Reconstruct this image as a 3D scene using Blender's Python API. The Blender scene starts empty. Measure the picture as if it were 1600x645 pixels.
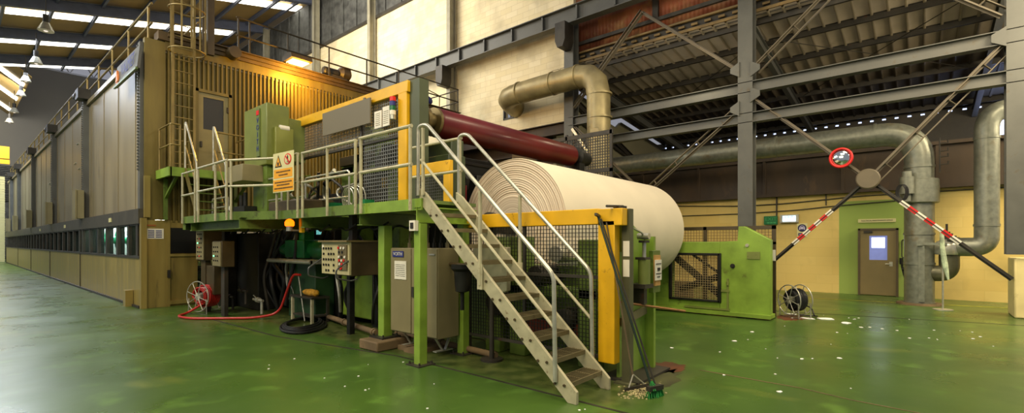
import bpy, math, random
from mathutils import Vector, Matrix
random.seed(7)
C = bpy.context.scene.collection
PI = math.pi

# ---------------------------------------------------------------- mesh collector
class M:
    def __init__(s): s.v = []; s.f = []
    def add(s, v, f):
        o = len(s.v); s.v += [tuple(p) for p in v]; s.f += [tuple(i + o for i in q) for q in f]; return s
    def box(s, x0, x1, y0, y1, z0, z1):
        v = [(x0,y0,z0),(x1,y0,z0),(x1,y1,z0),(x0,y1,z0),(x0,y0,z1),(x1,y0,z1),(x1,y1,z1),(x0,y1,z1)]
        return s.add(v, [(0,3,2,1),(4,5,6,7),(0,1,5,4),(1,2,6,5),(2,3,7,6),(3,0,4,7)])
    def bar(s, p, q, w, h, up=(0,0,1)):
        p = Vector(p); q = Vector(q); d = (q-p).normalized(); u = Vector(up)
        if abs(d.dot(u)) > .98: u = Vector((1,0,0))
        a = d.cross(u).normalized(); b = a.cross(d).normalized(); v = []
        for c in (p, q):
            for i, j in ((-1,-1),(1,-1),(1,1),(-1,1)): v.append(c + a*w/2*i + b*h/2*j)
        return s.add(v, [(0,1,2,3),(7,6,5,4),(0,4,5,1),(1,5,6,2),(2,6,7,3),(3,7,4,0)])
    def ibeam(s, p, q, h, w, t=.025, up=(0,0,1)):
        p = Vector(p); q = Vector(q); d = (q-p).normalized(); u = Vector(up)
        if abs(d.dot(u)) > .98: u = Vector((1,0,0))
        a = d.cross(u).normalized(); b = a.cross(d).normalized()
        s.bar(p, q, t, h-2*t, u)
        for k in (-1, 1): s.bar(p + b*k*(h/2-t/2), q + b*k*(h/2-t/2), w, t, u)
        return s
    def tube(s, pts, r, n=10, cap=True):
        pts = [Vector(p) for p in pts]; m = len(pts); rs = r if isinstance(r, (list, tuple)) else [r]*m
        tg = []
        for i in range(m):
            a = (pts[i]-pts[i-1]).normalized() if i else None
            b = (pts[i+1]-pts[i]).normalized() if i < m-1 else None
            tg.append((a or b) if not (a and b) else ((a+b).normalized() if (a+b).length > 1e-6 else b))
        u = Vector((0,0,1))
        if abs(tg[0].dot(u)) > .9: u = Vector((1,0,0))
        u = (u - tg[0]*u.dot(tg[0])).normalized(); v = []
        for i in range(m):
            u = (u - tg[i]*u.dot(tg[i])).normalized(); w = tg[i].cross(u)
            k = 1.0
            if 0 < i < m-1:
                c = (pts[i]-pts[i-1]).normalized().dot(tg[i]); k = 1/max(c, .5)
            for j in range(n):
                t = 2*PI*j/n
                v.append(pts[i] + (u*math.cos(t) + w*math.sin(t))*rs[i]*(1 if k < 1.02 else 1))
        f = [(i*n+j, i*n+(j+1) % n, (i+1)*n+(j+1) % n, (i+1)*n+j) for i in range(m-1) for j in range(n)]
        if cap: f += [tuple(range(n-1, -1, -1)), tuple((m-1)*n+j for j in range(n))]
        return s.add(v, f)
    def cyl(s, p, q, r, n=20, r2=None): return s.tube([p, q], [r, r if r2 is None else r2], n)
    def lathe(s, o, ax, prof, n=32):
        ax = Vector(ax).normalized(); o = Vector(o)
        u = Vector((0,0,1)) if abs(ax.z) < .9 else Vector((1,0,0))
        u = (u-ax*u.dot(ax)).normalized(); w = ax.cross(u); v = []
        for t, r in prof:
            for j in range(n):
                a = 2*PI*j/n; v.append(o + ax*t + (u*math.cos(a)+w*math.sin(a))*max(r, 1e-4))
        m = len(prof)
        f = [(i*n+j, i*n+(j+1) % n, (i+1)*n+(j+1) % n, (i+1)*n+j) for i in range(m-1) for j in range(n)]
        f += [tuple(range(n-1, -1, -1)), tuple((m-1)*n+j for j in range(n))]
        return s.add(v, f)
    def ball(s, c, r, n=14):
        return s.lathe(c, (0,0,1), [(-r*math.cos(PI*i/8), r*math.sin(PI*i/8)) for i in range(9)], n)
    def prism(s, poly, ax, a, b):
        def P(t, c):
            x, y = t
            return {'x': (c, x, y), 'y': (x, c, y), 'z': (x, y, c)}[ax]
        n = len(poly); v = [P(t, a) for t in poly] + [P(t, b) for t in poly]
        f = [tuple(range(n)), tuple(range(2*n-1, n-1, -1))] + [(i, n+i, n+(i+1) % n, (i+1) % n) for i in range(n)]
        return s.add(v, f)
    def grid(s, ax, c, a0, a1, b0, b1, p=.05, t=.006):
        na = max(2, round((a1-a0)/p)); nb = max(2, round((b1-b0)/p))
        for i in range(na+1):
            a = a0 + (a1-a0)*i/na
            if ax == 'x': s.box(c-t/2, c+t/2, a-t/2, a+t/2, b0, b1)
            else: s.box(a-t/2, a+t/2, c-t/2, c+t/2, b0, b1)
        for i in range(nb+1):
            b = b0 + (b1-b0)*i/nb
            if ax == 'x': s.box(c-t*.9, c+t*.1, a0, a1, b-t/2, b+t/2)
            else: s.box(a0, a1, c-t*.9, c+t*.1, b-t/2, b+t/2)
        return s

def fil(pts, r, seg=5):
    """round the corners of a path"""
    pts = [Vector(p) for p in pts]; out = [pts[0]]
    for i in range(1, len(pts)-1):
        a = pts[i-1]-pts[i]; b = pts[i+1]-pts[i]
        k = min(r, a.length*.45, b.length*.45)
        A = pts[i]+a.normalized()*k; B = pts[i]+b.normalized()*k
        for j in range(seg+1):
            t = j/seg; out.append(A*(1-t)**2 + pts[i]*2*t*(1-t) + B*t*t)
    out.append(pts[-1]); return out

def arc(c, r, a0, a1, n, pl='yz', x=0):
    o = []
    for i in range(n+1):
        a = a0+(a1-a0)*i/n; p, q = c[0]+r*math.cos(a), c[1]+r*math.sin(a)
        o.append({'yz': (x, p, q), 'xz': (p, x, q), 'xy': (p, q, x)}[pl])
    return o

# ---------------------------------------------------------------- objects
OFF = {}
def mesh_obj(name, m, mat, off=Vector((0,0,0)), bevel=0, smooth=True):
    me = bpy.data.meshes.new(name)
    me.from_pydata([(p[0]-off.x, p[1]-off.y, p[2]-off.z) for p in m.v], [], m.f)
    me.materials.append(mat)
    if smooth:
        me.polygons.foreach_set('use_smooth', [True]*len(me.polygons))
        me.set_sharp_from_angle(angle=math.radians(38))
    me.update()
    o = bpy.data.objects.new(name, me); C.objects.link(o)
    if bevel:
        b = o.modifiers.new('Bevel', 'BEVEL'); b.width = bevel; b.segments = 2; b.limit_method = 'ANGLE'
    return o
def tag(o, label=None, cat=None, group=None, kind=None):
    if label: o['label'] = label
    if cat: o['category'] = cat
    if group: o['group'] = group
    if kind: o['kind'] = kind
    return o
def thing(name, label, cat, loc, group=None):
    o = bpy.data.objects.new(name, None); o.empty_display_size = .1; C.objects.link(o)
    o.location = loc; OFF[o.name] = Vector(loc)
    return tag(o, label, cat, group)
def part(name, m, mat, par, bevel=0, label=None):
    off = OFF[par.name]
    o = mesh_obj(name, m, mat, off, bevel); o.parent = par; OFF[o.name] = off
    if label: o['label'] = label
    return o
def single(name, m, mat, label, cat, group=None, kind=None, bevel=0):
    xs = [p[0] for p in m.v]; ys = [p[1] for p in m.v]; zs = [p[2] for p in m.v]
    off = Vector(((min(xs)+max(xs))/2, (min(ys)+max(ys))/2, min(zs)))
    o = mesh_obj(name, m, mat, off, bevel); o.location = off; OFF[o.name] = off
    return tag(o, label, cat, group, kind)
def struct(name, m, mat, bevel=0):
    o = mesh_obj(name, m, mat, Vector((0,0,0)), bevel); OFF[o.name] = Vector((0,0,0)); return tag(o, kind='structure')
def dup(o, par=None, loc=None, rz=None, label=None, group=None):
    c = o.copy(); C.objects.link(c)
    if par is not None: c.parent = par
    if loc is not None: c.location = loc
    if rz is not None: c.rotation_euler = (0, 0, rz)
    if label: c['label'] = label
    if group: c['group'] = group
    for ch in list(o.children): dup(ch, c)
    return c
def text(s, par, loc, size, face, mat, name='lettering', sx=1.0, rot=None, label=None):
    cu = bpy.data.curves.new(name, 'FONT'); cu.body = s; cu.size = size; cu.align_x = 'CENTER'; cu.align_y = 'CENTER'
    cu.extrude = .0015; cu.resolution_u = 3; cu.materials.append(mat)
    o = bpy.data.objects.new(name, cu); C.objects.link(o)
    R = {'-x': Matrix(((0,0,-1),(-1,0,0),(0,1,0))), '-y': Matrix(((1,0,0),(0,0,-1),(0,1,0)))}[face].to_4x4()
    L_ = Matrix.Translation(Vector(loc)-OFF[par.name]) @ R @ Matrix.Diagonal((sx,1,1,1))
    me = bpy.data.meshes.new_from_object(o); pass
    bpy.data.objects.remove(o); q = bpy.data.objects.new(name, me); C.objects.link(q)
    if not me.materials: me.materials.append(mat)
    q.matrix_local = L_; q.parent = par; OFF[q.name] = OFF[par.name]; return q

# ---------------------------------------------------------------- materials
def srgb(c):
    return tuple((x/255/12.92 if x/255 <= .04045 else ((x/255+.055)/1.055)**2.4) for x in c) + (1,)
class N:
    def __init__(s, name):
        s.m = bpy.data.materials.new(name); s.m.use_nodes = True; s.t = s.m.node_tree; s.b = s.t.nodes['Principled BSDF']
    def n(s, typ, **k):
        d = s.t.nodes.new(typ)
        for a, b in k.items():
            if a.startswith('_'): d.inputs[int(a[1:])].default_value = b
            elif isinstance(b, (int, float, str, bool)) and hasattr(d, a): setattr(d, a, b)
            else: d.inputs[a].default_value = b
        return d
    def l(s, a, ao, b, bi): s.t.links.new(a.outputs[ao], b.inputs[bi])
    def mix(s, fac, a, b):
        d = s.t.nodes.new('ShaderNodeMix'); d.data_type = 'RGBA'
        for i, x in ((0, fac), (6, a), (7, b)):
            if isinstance(x, tuple) and hasattr(x[0], 'outputs'): s.t.links.new(x[0].outputs[x[1]], d.inputs[i])
            else: d.inputs[i].default_value = x
        return (d, 2)
    def ramp(s, src, lo, hi):
        d = s.t.nodes.new('ShaderNodeMapRange'); d.inputs[1].default_value = lo; d.inputs[2].default_value = hi
        s.t.links.new(src[0].outputs[src[1]], d.inputs[0]); return (d, 0)
def pm(name, col, rough=.5, metal=0., var=.12, sc=2.5, dirt=None, damt=.5, dsc=5., bump=0., stretch=None, emit=0, coat=0, spec=None):
    k = N(name); c = srgb(col)
    tc = k.n('ShaderNodeTexCoord'); src = (tc, 3)
    if stretch:
        mp = k.n('ShaderNodeMapping'); mp.inputs[3].default_value = stretch; k.l(tc, 3, mp, 0); src = (mp, 0)
    nz = k.n('ShaderNodeTexNoise'); nz.inputs['Scale'].default_value = sc; nz.inputs['Detail'].default_value = 5
    k.l(src[0], src[1], nz, 'Vector')
    lo = tuple(x*(1-var*1.6) for x in c[:3])+(1,); hi = tuple(min(1, x*(1+var*1.3)) for x in c[:3])+(1,)
    out = k.mix(k.ramp((nz, 0), .3, .7), lo, hi)
    if dirt:
        n2 = k.n('ShaderNodeTexNoise'); n2.inputs['Scale'].default_value = dsc; n2.inputs['Detail'].default_value = 8; n2.inputs['Roughness'].default_value = .65
        k.l(src[0], src[1], n2, 'Vector')
        out = k.mix(k.ramp((n2, 0), .72-.25*damt, .8-.12*damt), out, srgb(dirt))
    k.l(out[0], out[1], k.b, 'Base Color')
    k.b.inputs['Metallic'].default_value = metal
    mr = k.t.nodes.new('ShaderNodeMapRange'); mr.inputs[3].default_value = max(.03, rough-.08); mr.inputs[4].default_value = min(1, rough+.12)
    k.l(nz, 0, mr, 0); k.l(mr, 0, k.b, 'Roughness')
    if coat: k.b.inputs['Coat Weight'].default_value = coat
    if bump:
        b = k.n('ShaderNodeBump'); b.inputs['Strength'].default_value = bump; b.inputs['Distance'].default_value = .01
        k.l(nz, 0, b, 'Height'); k.l(b, 0, k.b, 'Normal')
    if emit:
        k.b.inputs['Emission Color'].default_value = c; k.b.inputs['Emission Strength'].default_value = emit
    return k.m

RUST = (88,48,22); GRIME = (38,32,22)
lime = pm('lime_paint', (132,162,58), .38, var=.16, dirt=(84,84,38), damt=.45, dsc=4, bump=.05)
lime_dark = pm('worn_green_paint', (98,120,46), .42, var=.2, dirt=(50,46,26), damt=.7, dsc=5)
olive = pm('olive_paint', (118,128,60), .5, var=.12, dirt=(86,80,40), damt=.5)
yellow = pm('yellow_paint', (224,172,14), .42, var=.1, dirt=(120,80,20), damt=.35, dsc=6)
galv = pm('galvanised_tube', (186,184,168), .3, .55, var=.12, sc=9, dirt=(110,96,62), damt=.4)
cream_metal = pm('cream_painted_steel', (176,170,138), .45, .1, var=.12, sc=6, dirt=(104,78,44), damt=.5, dsc=9)
steel_grey = pm('grey_painted_steel', (88,88,82), .5, .1, var=.1, dirt=(84,74,56), damt=.5)
steel_blue = pm('blue_grey_roof_steel', (92,98,118), .55, .1, var=.1)
dark_steel = pm('dark_steel', (58,54,46), .5, .3, var=.25, dirt=RUST, damt=.4)
black = pm('black_rubber', (20,20,20), .5, 0, var=.2)
black_metal = pm('black_machine', (34,34,30), .45, .4, var=.3, sc=5, dirt=(66,52,32), damt=.4)
stainless = pm('stainless_sheet', (160,140,76), .36, .35, var=.16, sc=1.2, stretch=(3,3,.35), dirt=(112,98,62), damt=.35, dsc=1.5)
hood_side = pm('dull_hood_sheet', (140,128,98), .4, .12, var=.16, sc=.9, stretch=(3,1.2,.3), dirt=(100,94,76), damt=.5, dsc=1.2)
hood_olive = pm('stained_cladding', (116,102,46), .42, .2, var=.2, sc=1.3, stretch=(2.5,2.5,.35), dirt=(94,72,34), damt=.55, dsc=2)
hood_band = pm('dark_band_sheet', (74,70,58), .45, .3, var=.12)
paper = pm('white_paper', (222,210,184), .85, 0, var=.03, sc=1.5)
maroon = pm('maroon_rubber', (92,10,6), .36, 0, var=.25, sc=1.5, coat=.1)
pipe_warm = pm('warm_lagged_duct', (158,144,102), .42, .35, var=.18, sc=2.2, dirt=(112,90,50), damt=.45, dsc=2.5)
pipe_zinc = pm('zinc_spangle_pipe', (132,134,120), .4, .5, var=.12, sc=9, dirt=(112,96,64), damt=.5, dsc=1.5)
bronze = pm('bronze_plate', (104,90,54), .4, .6, var=.2)
brown_band = pm('brown_fascia_sheet', (64,50,34), .6, .1, var=.25, sc=1.5, stretch=(1,1,.4), dirt=(88,66,38), damt=.5, dsc=2)
roof_sheet = pm('aisle_roof_sheet', (104,94,76), .55, .1, var=.18, sc=.7, dirt=(86,76,60), damt=.5, dsc=1)
roof_brown = pm('hall_roof_sheet', (150,124,72), .6, .0, var=.12, sc=.5)
clad_red = pm('stained_translucent_sheet', (120,64,40), .5, 0, var=.45, sc=.55, dirt=(160,132,86), damt=.9, dsc=.6)
grey_panel = pm('grey_fibre_panel', (126,122,96), .6, var=.04)
dark_panel = pm('dark_clerestory', (84,84,80), .6, .1, var=.3, sc=3)
cabinet_m = pm('beige_cabinet', (132,122,86), .45, .05, var=.06)
console_m = pm('console_ivory', (188,178,132), .45, var=.08)
brown_m = pm('brown_enclosure', (74,62,38), .45, .1, var=.2)
red_hose = pm('red_hose', (178,34,24), .4, var=.1)
red = pm('red_paint', (214,26,20), .4, var=.05)
white = pm('white_paint', (232,226,208), .5, var=.06)
teal = pm('teal_machine', (22,104,58), .3, .0, var=.25, sc=4)
blue_m = pm('blue_label', (34,44,120), .5, var=.05)
darkblue = pm('dark_blue_sign', (22,20,74), .5, var=.05)
ink = pm('ink', (24,22,20), .7, var=.05)
orange_l = pm('orange_label', (232,160,10), .5, var=.05)
sign_cream = pm('sign_cream', (214,206,148), .5, var=.04)
green_sign = pm('green_sign', (14,112,58), .5, var=.05)
green_sign2 = pm('pale_green_letter', (62,160,92), .5, var=.03)
card = pm('cardboard', (196,150,84), .8, var=.12)
wood = pm('wood', (150,104,54), .6, var=.2, sc=8)
conc = pm('stained_concrete', (112,92,62), .8, var=.25, dirt=(70,50,30), damt=.6, bump=.3)
pillar_m = pm('cream_pillar_paint', (222,204,142), .6, var=.07, dirt=(150,128,76), damt=.32, dsc=3)
door_m = pm('brown_door', (128,112,70), .5, .1, var=.06)
mirror_m = pm('mirror_glass', (225,230,225), .04, 1., var=.01)
stone = pm('pale_dust', (176,164,118), .95, var=.25, sc=12)
scrap_m = pm('paper_scrap', (238,238,232), .8, var=.02)
bristle = pm('green_bristle', (22,120,44), .7, var=.25, sc=20)
orange_cloth = pm('ochre_rag', (190,140,34), .8, var=.3, sc=10)
def em(name, col, s):
    k = N(name); k.b.inputs['Base Color'].default_value = (0,0,0,1)
    k.b.inputs['Emission Color'].default_value = srgb(col); k.b.inputs['Emission Strength'].default_value = s; return k.m
sky_panel = em('skylight_glow', (255,250,232), 5.)
tube_glow = em('fluorescent_glow', (214,232,255), 14.)
lamp_glow = em('sodium_glow', (255,200,110), 7.)
beacon_glow = em('amber_beacon', (255,110,8), 3.)
exit_glow = em('lit_exit_panel', (206,236,255), 2.2)
led = em('green_led', (120,255,170), 3.)
reflection_glow = em('pane_reflection_glow', (236,240,255), 3.5)
def glassmat(name, col=(230,240,240), mixf=.22, gr=.06):
    k = N(name); t = k.n('ShaderNodeBsdfTransparent'); t.inputs[0].default_value = srgb(col)
    g = k.n('ShaderNodeBsdfGlossy'); g.inputs[1].default_value = gr
    mx = k.n('ShaderNodeMixShader'); mx.inputs[0].default_value = mixf
    k.l(t, 0, mx, 1); k.l(g, 0, mx, 2); k.l(mx, 0, k.t.nodes['Material Output'], 0); return k.m
glass = glassmat('window_glass', (214,230,232), .1)
glass_dark = glassmat('dirty_glass', (96,100,70), .06, .4)

def floor_mat():
    k = N('green_epoxy'); tc = k.n('ShaderNodeTexCoord')
    def nz(sc, det=5, st=None):
        n = k.n('ShaderNodeTexNoise'); n.inputs['Scale'].default_value = sc; n.inputs['Detail'].default_value = det
        if st:
            mp = k.n('ShaderNodeMapping'); mp.inputs[3].default_value = st; k.l(tc, 3, mp, 0); k.l(mp, 0, n, 'Vector')
        else: k.l(tc, 3, n, 'Vector')
        return (n, 0)
    a = k.mix(k.ramp(nz(.5), .35, .68), srgb((55,82,32)), srgb((70,97,36)))
    b = k.mix(k.ramp(nz(2.2, 8), .56, .74), a, srgb((84,118,46)))
    c = k.mix(k.ramp(nz(.9, 7, (1,.5,1)), .62, .74), b, srgb((104,114,46)))
    d = k.mix(k.ramp(nz(26, 3), .7, .8), c, srgb((118,128,84)))
    # bare concrete strip along the foot of the machine
    sp = k.n('ShaderNodeSeparateXYZ'); k.l(tc, 3, sp, 0)
    w = k.n('ShaderNodeMath', operation='MULTIPLY_ADD'); w.inputs[1].default_value = .35; k.l(nz(3.0)[0], 0, w, 0); k.l(sp, 0, w, 2)
    e1 = k.ramp((w, 0), 4.45, 4.62)
    e2 = k.ramp((w, 0), 6.6, 6.2)
    y1 = k.ramp((sp, 1), 2.0, 2.5)
    m1 = k.n('ShaderNodeMath', operation='MULTIPLY'); k.l(e1[0], 0, m1, 0); k.l(e2[0], 0, m1, 1)
    m2 = k.n('ShaderNodeMath', operation='MULTIPLY'); k.l(m1, 0, m2, 0); k.l(y1[0], 0, m2, 1)
    m3 = k.n('ShaderNodeMath', operation='MULTIPLY'); k.l(m2, 0, m3, 0); m3.inputs[1].default_value = .72
    grime = k.mix(k.ramp(nz(4, 6), .4, .62), srgb((52,58,28)), srgb((92,96,52)))
    f = k.mix((m3, 0), d, (grime[0], grime[1]))
    k.l(f[0], f[1], k.b, 'Base Color')
    mr = k.t.nodes.new('ShaderNodeMapRange'); mr.inputs[1].default_value = .2; mr.inputs[2].default_value = .85
    mr.inputs[3].default_value = .2; mr.inputs[4].default_value = .42
    q = nz(.8, 4); k.l(q[0], 0, mr, 0); k.l(mr, 0, k.b, 'Roughness')
    bp = k.n('ShaderNodeBump'); bp.inputs['Strength'].default_value = .035; bp.inputs['Distance'].default_value = .01
    q2 = nz(3.5, 3); k.l(q2[0], 0, bp, 'Height'); k.l(bp, 0, k.b, 'Normal')
    return k.m
floor_m = floor_mat()

def brick_mat(name, c1, c2, mort, bw, bh, green=None, bump=.35, msz=.012):
    k = N(name); tc = k.n('ShaderNodeTexCoord'); sp = k.n('ShaderNodeSeparateXYZ'); k.l(tc, 3, sp, 0)
    cb = k.n('ShaderNodeCombineXYZ'); k.l(sp, 1, cb, 0); k.l(sp, 2, cb, 1)
    br = k.n('ShaderNodeTexBrick'); br.inputs['Color1'].default_value = srgb(c1); br.inputs['Color2'].default_value = srgb(c2)
    br.inputs['Mortar'].default_value = srgb(mort); br.inputs['Scale'].default_value = 1; br.inputs['Mortar Size'].default_value = msz
    br.inputs['Brick Width'].default_value = bw; br.inputs['Row Height'].default_value = bh; k.l(cb, 0, br, 'Vector')
    nz = k.n('ShaderNodeTexNoise'); nz.inputs['Scale'].default_value = .8; nz.inputs['Detail'].default_value = 8; k.l(tc, 3, nz, 'Vector')
    col = k.mix(k.ramp((nz, 0), .5, .75), (br, 0), srgb(tuple(int(x*.86) for x in c2)))
    if green:
        s1 = k.n('ShaderNodeMath', operation='GREATER_THAN'); s1.inputs[1].default_value = green[0]; k.l(sp, 1, s1, 0)
        s2 = k.n('ShaderNodeMath', operation='LESS_THAN'); s2.inputs[1].default_value = green[1]; k.l(sp, 1, s2, 0)
        s3 = k.n('ShaderNodeMath', operation='MULTIPLY'); k.l(s1, 0, s3, 0); k.l(s2, 0, s3, 1)
        s4 = k.n('ShaderNodeMath', operation='LESS_THAN'); s4.inputs[1].default_value = green[2]; k.l(sp, 2, s4, 0)
        s5 = k.n('ShaderNodeMath', operation='MULTIPLY'); k.l(s3, 0, s5, 0); k.l(s4, 0, s5, 1)
        col = k.mix((s5, 0), col, srgb((150,172,82)))
    k.l(col[0], col[1], k.b, 'Base Color'); k.b.inputs['Roughness'].default_value = .7
    bp = k.n('ShaderNodeBump'); bp.inputs['Strength'].default_value = bump; bp.inputs['Distance'].default_value = .01; bp.invert = True
    k.l(br, 1, bp, 'Height'); k.l(bp, 0, k.b, 'Normal'); return k.m
brick_up = brick_mat('cream_painted_brick', (232,218,180), (224,208,164), (200,182,140), .62, .24, msz=.006)
brick_low = brick_mat('cream_painted_block', (222,196,118), (216,188,108), (213,187,108), .9, .3, green=(.22, 2.06, 3.0), bump=.15, msz=.008)
# ================================================================ THE HALL
m = M(); m.box(-14, 40, -8, 72.3, -.1, 0); struct('floor', m, floor_m)
# seams and painted lines on the floor
def strip(pts, w, mat, z=.003):
    m = M()
    for a, b in zip(pts[:-1], pts[1:]):
        A = Vector((a[0], a[1], 0)); B = Vector((b[0], b[1], 0)); n = (B-A).normalized().cross(Vector((0,0,1)))*w/2
        m.add([(p.x, p.y, z+h) for h in (-.002, .001) for p in (A-n, A+n, B+n, B-n)], [(0,1,2,3),(7,6,5,4),(0,4,5,1),(1,5,6,2),(2,6,7,3),(3,7,4,0)])
    return m
struct('trim_1', strip([(4.3,-1.5),(4.28,2.4),(4.29,4.07),(4.27,5.85),(3.95,7.6),(3.77,8.74),(3.7,12)], .035, dark_steel), dark_steel)
struct('trim_2', strip([(16.6,11),(16.62,3.1),(17.05,.7),(17.45,-1.6),(17.8,-5)], .09, orange_l), pm('worn_yellow_line', (150,150,40), .4, var=.3, sc=5))
struct('trim_3', strip([(12.9,9),(13.07,2.46),(13.95,-1.47),(14.6,-5)], .035, dark_steel), dark_steel)
struct('trim_4', strip([(6.35,2.2),(6.31,1.06),(6.18,.56),(6.1,-.4)], .018, conc), conc)

# lower aisle wall, behind the pipes
m = M(); m.box(18.95, 19.2, -6, 26, 0, 3.4); struct('wall_right', m, brick_low)
m = M(); m.box(18.80, 18.95, -6, 26, 3.3, 4.56)
for i in range(14):
    y = -5 + i*2.3; m.box(18.74, 18.80, y, y+.09, 3.3, 4.56)
m.box(18.70, 18.95, -6, 26, 3.26, 3.36); m.box(18.72, 19.0, -6, 26, 4.52, 4.62); struct('trim_5', m, brown_band)
m = M(); m.box(19.0, 26.6, -6, 26, 4.3, 4.42); struct('ceiling_side_room', m, brown_band)
# far outer wall, open slot row under the eave
m = M(); m.box(26.6, 26.75, -9, 26, 4.42, 7.02); m.box(26.6, 26.75, -9, 26, 7.1, 7.32)
y = -9
while y < 26: m.box(26.6, 26.75, y, y+.3, 7.02, 7.1); y += .43
struct('wall_outer', m, dark_steel)
m = M(); m.box(26.8, 26.85, -9, 26, 6.95, 7.25); struct('window_40', m, em('eave_daylight', (200,215,255), 3.))  # added glowing strip behind the slots, stands in for daylight
m = M(); m.box(26.5, 26.58, -2.62, -1.98, 5.55, 6.5); struct('window_41', m, em('blue_daylight', (190,205,255), 9.))
# aisle roof: trapezoid sheets falling to the outer wall, purlins under it
def roofz(x): return 8.4 - .11*(x-15.6)
m = M(); ys = []; y = -9
prof = []
while y < 11:
    prof += [(y, 0), (y+.32, 0), (y+.33, -.045), (y+.38, -.045)]; y += .39
v = []
for (yy, dz) in prof:
    for x in (15.6, 26.9): v.append((x, yy, roofz(x)+.1+dz))
n = len(prof); f = [(2*i, 2*i+1, 2*i+3, 2*i+2) for i in range(n-1)]
m.add(v, f); r = struct('ceiling_aisle', m, roof_sheet)
so = r.modifiers.new('Solid', 'SOLIDIFY'); so.thickness = .01
for x in (15.95, 17.4, 19.0, 20.7, 22.4, 24.2, 26.2):
    m = M(); z = roofz(x); m.ibeam((x,-9,z), (x,11,z), .2, .09, .015); struct('beam', m, dark_steel)
for y in (-1.6, 3.9, 10.1):
    m = M(); m.ibeam((15.6,y,8.1), (26.6,y,6.85), .34, .16, .02); struct('beam', m, steel_grey)
for (a, b) in (((17.0,-1.2),(22.2,3.6)), ((22.2,-1.2),(17.0,3.6)), ((17.0,4.2),(22.2,9.8))):
    m = M(); m.tube([(a[0],a[1],roofz(a[0])-.14), (b[0],b[1],roofz(b[0])-.14)], .015, 6)
    single('roof_tie_rod', m, dark_steel, {(17.0,-1.2): 'thin dark tie rod under the aisle roof, nearer the right column', (22.2,-1.2): 'thin dark tie rod crossing the first one under the aisle roof', (17.0,4.2): 'thin dark tie rod under the aisle roof left of the centre column'}[a], 'rod')
# aisle end wall at the left, with a gap of daylight under the sloping roof
m = M(); m.prism([(15.9,0),(26.6,0),(26.6,7.0),(21.4,7.55),(20.9,7.2),(20.1,7.3),(19.6,7.8),(15.9,8.2)], 'y', 11.2, 11.35); struct('wall_end_aisle', m, grey_panel)
m = M(); m.ibeam((15.8,11.1,8.0), (24.5,11.1,5.2), .3, .2, .02); m.bar((15.8,11.1,7.2),(26.5,11.1,4.9),.1,.12)
for i in range(7): x = 16.3+i*1.3; m.bar((x,11.1,7.9-(x-15.8)*.32), (x+.6,11.1,7.1-(x-15.2)*.21), .06, .06)
struct('beam', m, dark_steel)

# steel columns of the crane bay
pale_col = pm('pale_column_paint', (150,144,122), .5, .05, var=.1)
cols = [(-1.62), 3.93, 10.1, 16.8, 23.35, 29.6, 37.0, 44, 51, 58]
for i, y in enumerate(cols):
    z0 = 1.4 if i == 0 else 0
    ztop = 10 if i < 3 else 17.5
    w_ = .2 if i < 3 else .12
    m = M(); m.box(15.12, 15.16, y-w_, y+w_, z0, ztop); m.box(15.48, 15.52, y-w_, y+w_, z0, ztop); m.box(15.16, 15.48, y-.02, y+.02, z0, ztop)
    struct('column', m, steel_grey if i < 3 else pale_col)
    # bracket carrying the crane girder
    if i in (1, 2, 3, 4, 5):
        m = M(); m.prism([(y-.22, 9.75), (y-.22, 9.1), (y-.12, 8.85), (y+.12, 8.85), (y+.22, 9.1), (y+.22, 9.75)], 'x', 14.55, 15.12); struct('beam', m, dark_steel if i != 1 else steel_grey)
m = M(); m.box(15.2, 16.25, -2.35, -1.55, 0, 1.32); struct('column_base', m, pillar_m, bevel=.03)
# crane girder with stiffeners, main rail flange
m = M(); m.ibeam((14.95,4.2,10.05), (14.95,60,10.05), .62, .34, .03)
for i in range(36):
    y = 4.9+i*1.55; m.box(14.8, 15.12, y-.03, y+.03, 9.8, 10.3)
struct('beam_crane_rail', m, steel_grey)
m = M(); m.ibeam((14.95,-9,10.2), (14.95,4.2,10.2), .5, .3, .03); struct('beam_crane_rail', m, steel_grey)
m = M(); m.box(14.5,15.1,8.0,8.8,8.95,9.12) ; 
# two horizontal ties between columns
for zc, h in ((6.2, .32), (5.31, .29)):
    m = M(); m.ibeam((15.25,-9,zc), (15.25,10.1,zc), h, .26, .02); struct('beam', m, steel_grey)
# brick wall above, from the third column to the far end
m = M(); m.box(15.62, 15.86, 10.2, 13.05, 6.35, 14.2); m.box(15.62, 15.86, 13.75, 60, 6.35, 14.2)
m.box(15.62, 15.86, 13.05, 13.75, 6.35, 7.0); m.box(15.62, 15.86, 13.05, 13.75, 8.0, 14.2); struct('wall_upper', m, brick_up)
m = M(); m.box(15.6, 15.7, 13.0, 13.06, 6.95, 8.0); m.box(15.6,15.7,13.74,13.8,6.95,8.0); m.box(15.6,15.7,13.0,13.8,6.95,7.02); m.box(15.63,15.68,13.38,13.42,7,8)
struct('window_1', m, dark_steel)
m = M(); m.ibeam((15.5,10.2,6.1), (15.5,30,6.1), .45, .3, .03); m.ibeam((15.9,10.2,5.2), (15.9,30,5.2), .3, .3, .03); struct('beam', m, brown_band)
m = M(); m.box(15.5, 15.9, 12, 60, 14.2, 14.36); struct('trim_6', m, dark_steel)
m = M(); m.box(15.8, 15.9, 12, 60, 14.36, 17.75)
for i in range(33): y = 12.5+i*1.45; m.box(15.72, 15.8, y, y+.06, 14.36, 17.7)
struct('wall_clerestory', m, dark_panel)
m = M(); m.box(15.9, 16.0, 11.35, 60, 0, 6.2); struct('wall_behind', m, brown_band)
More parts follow.
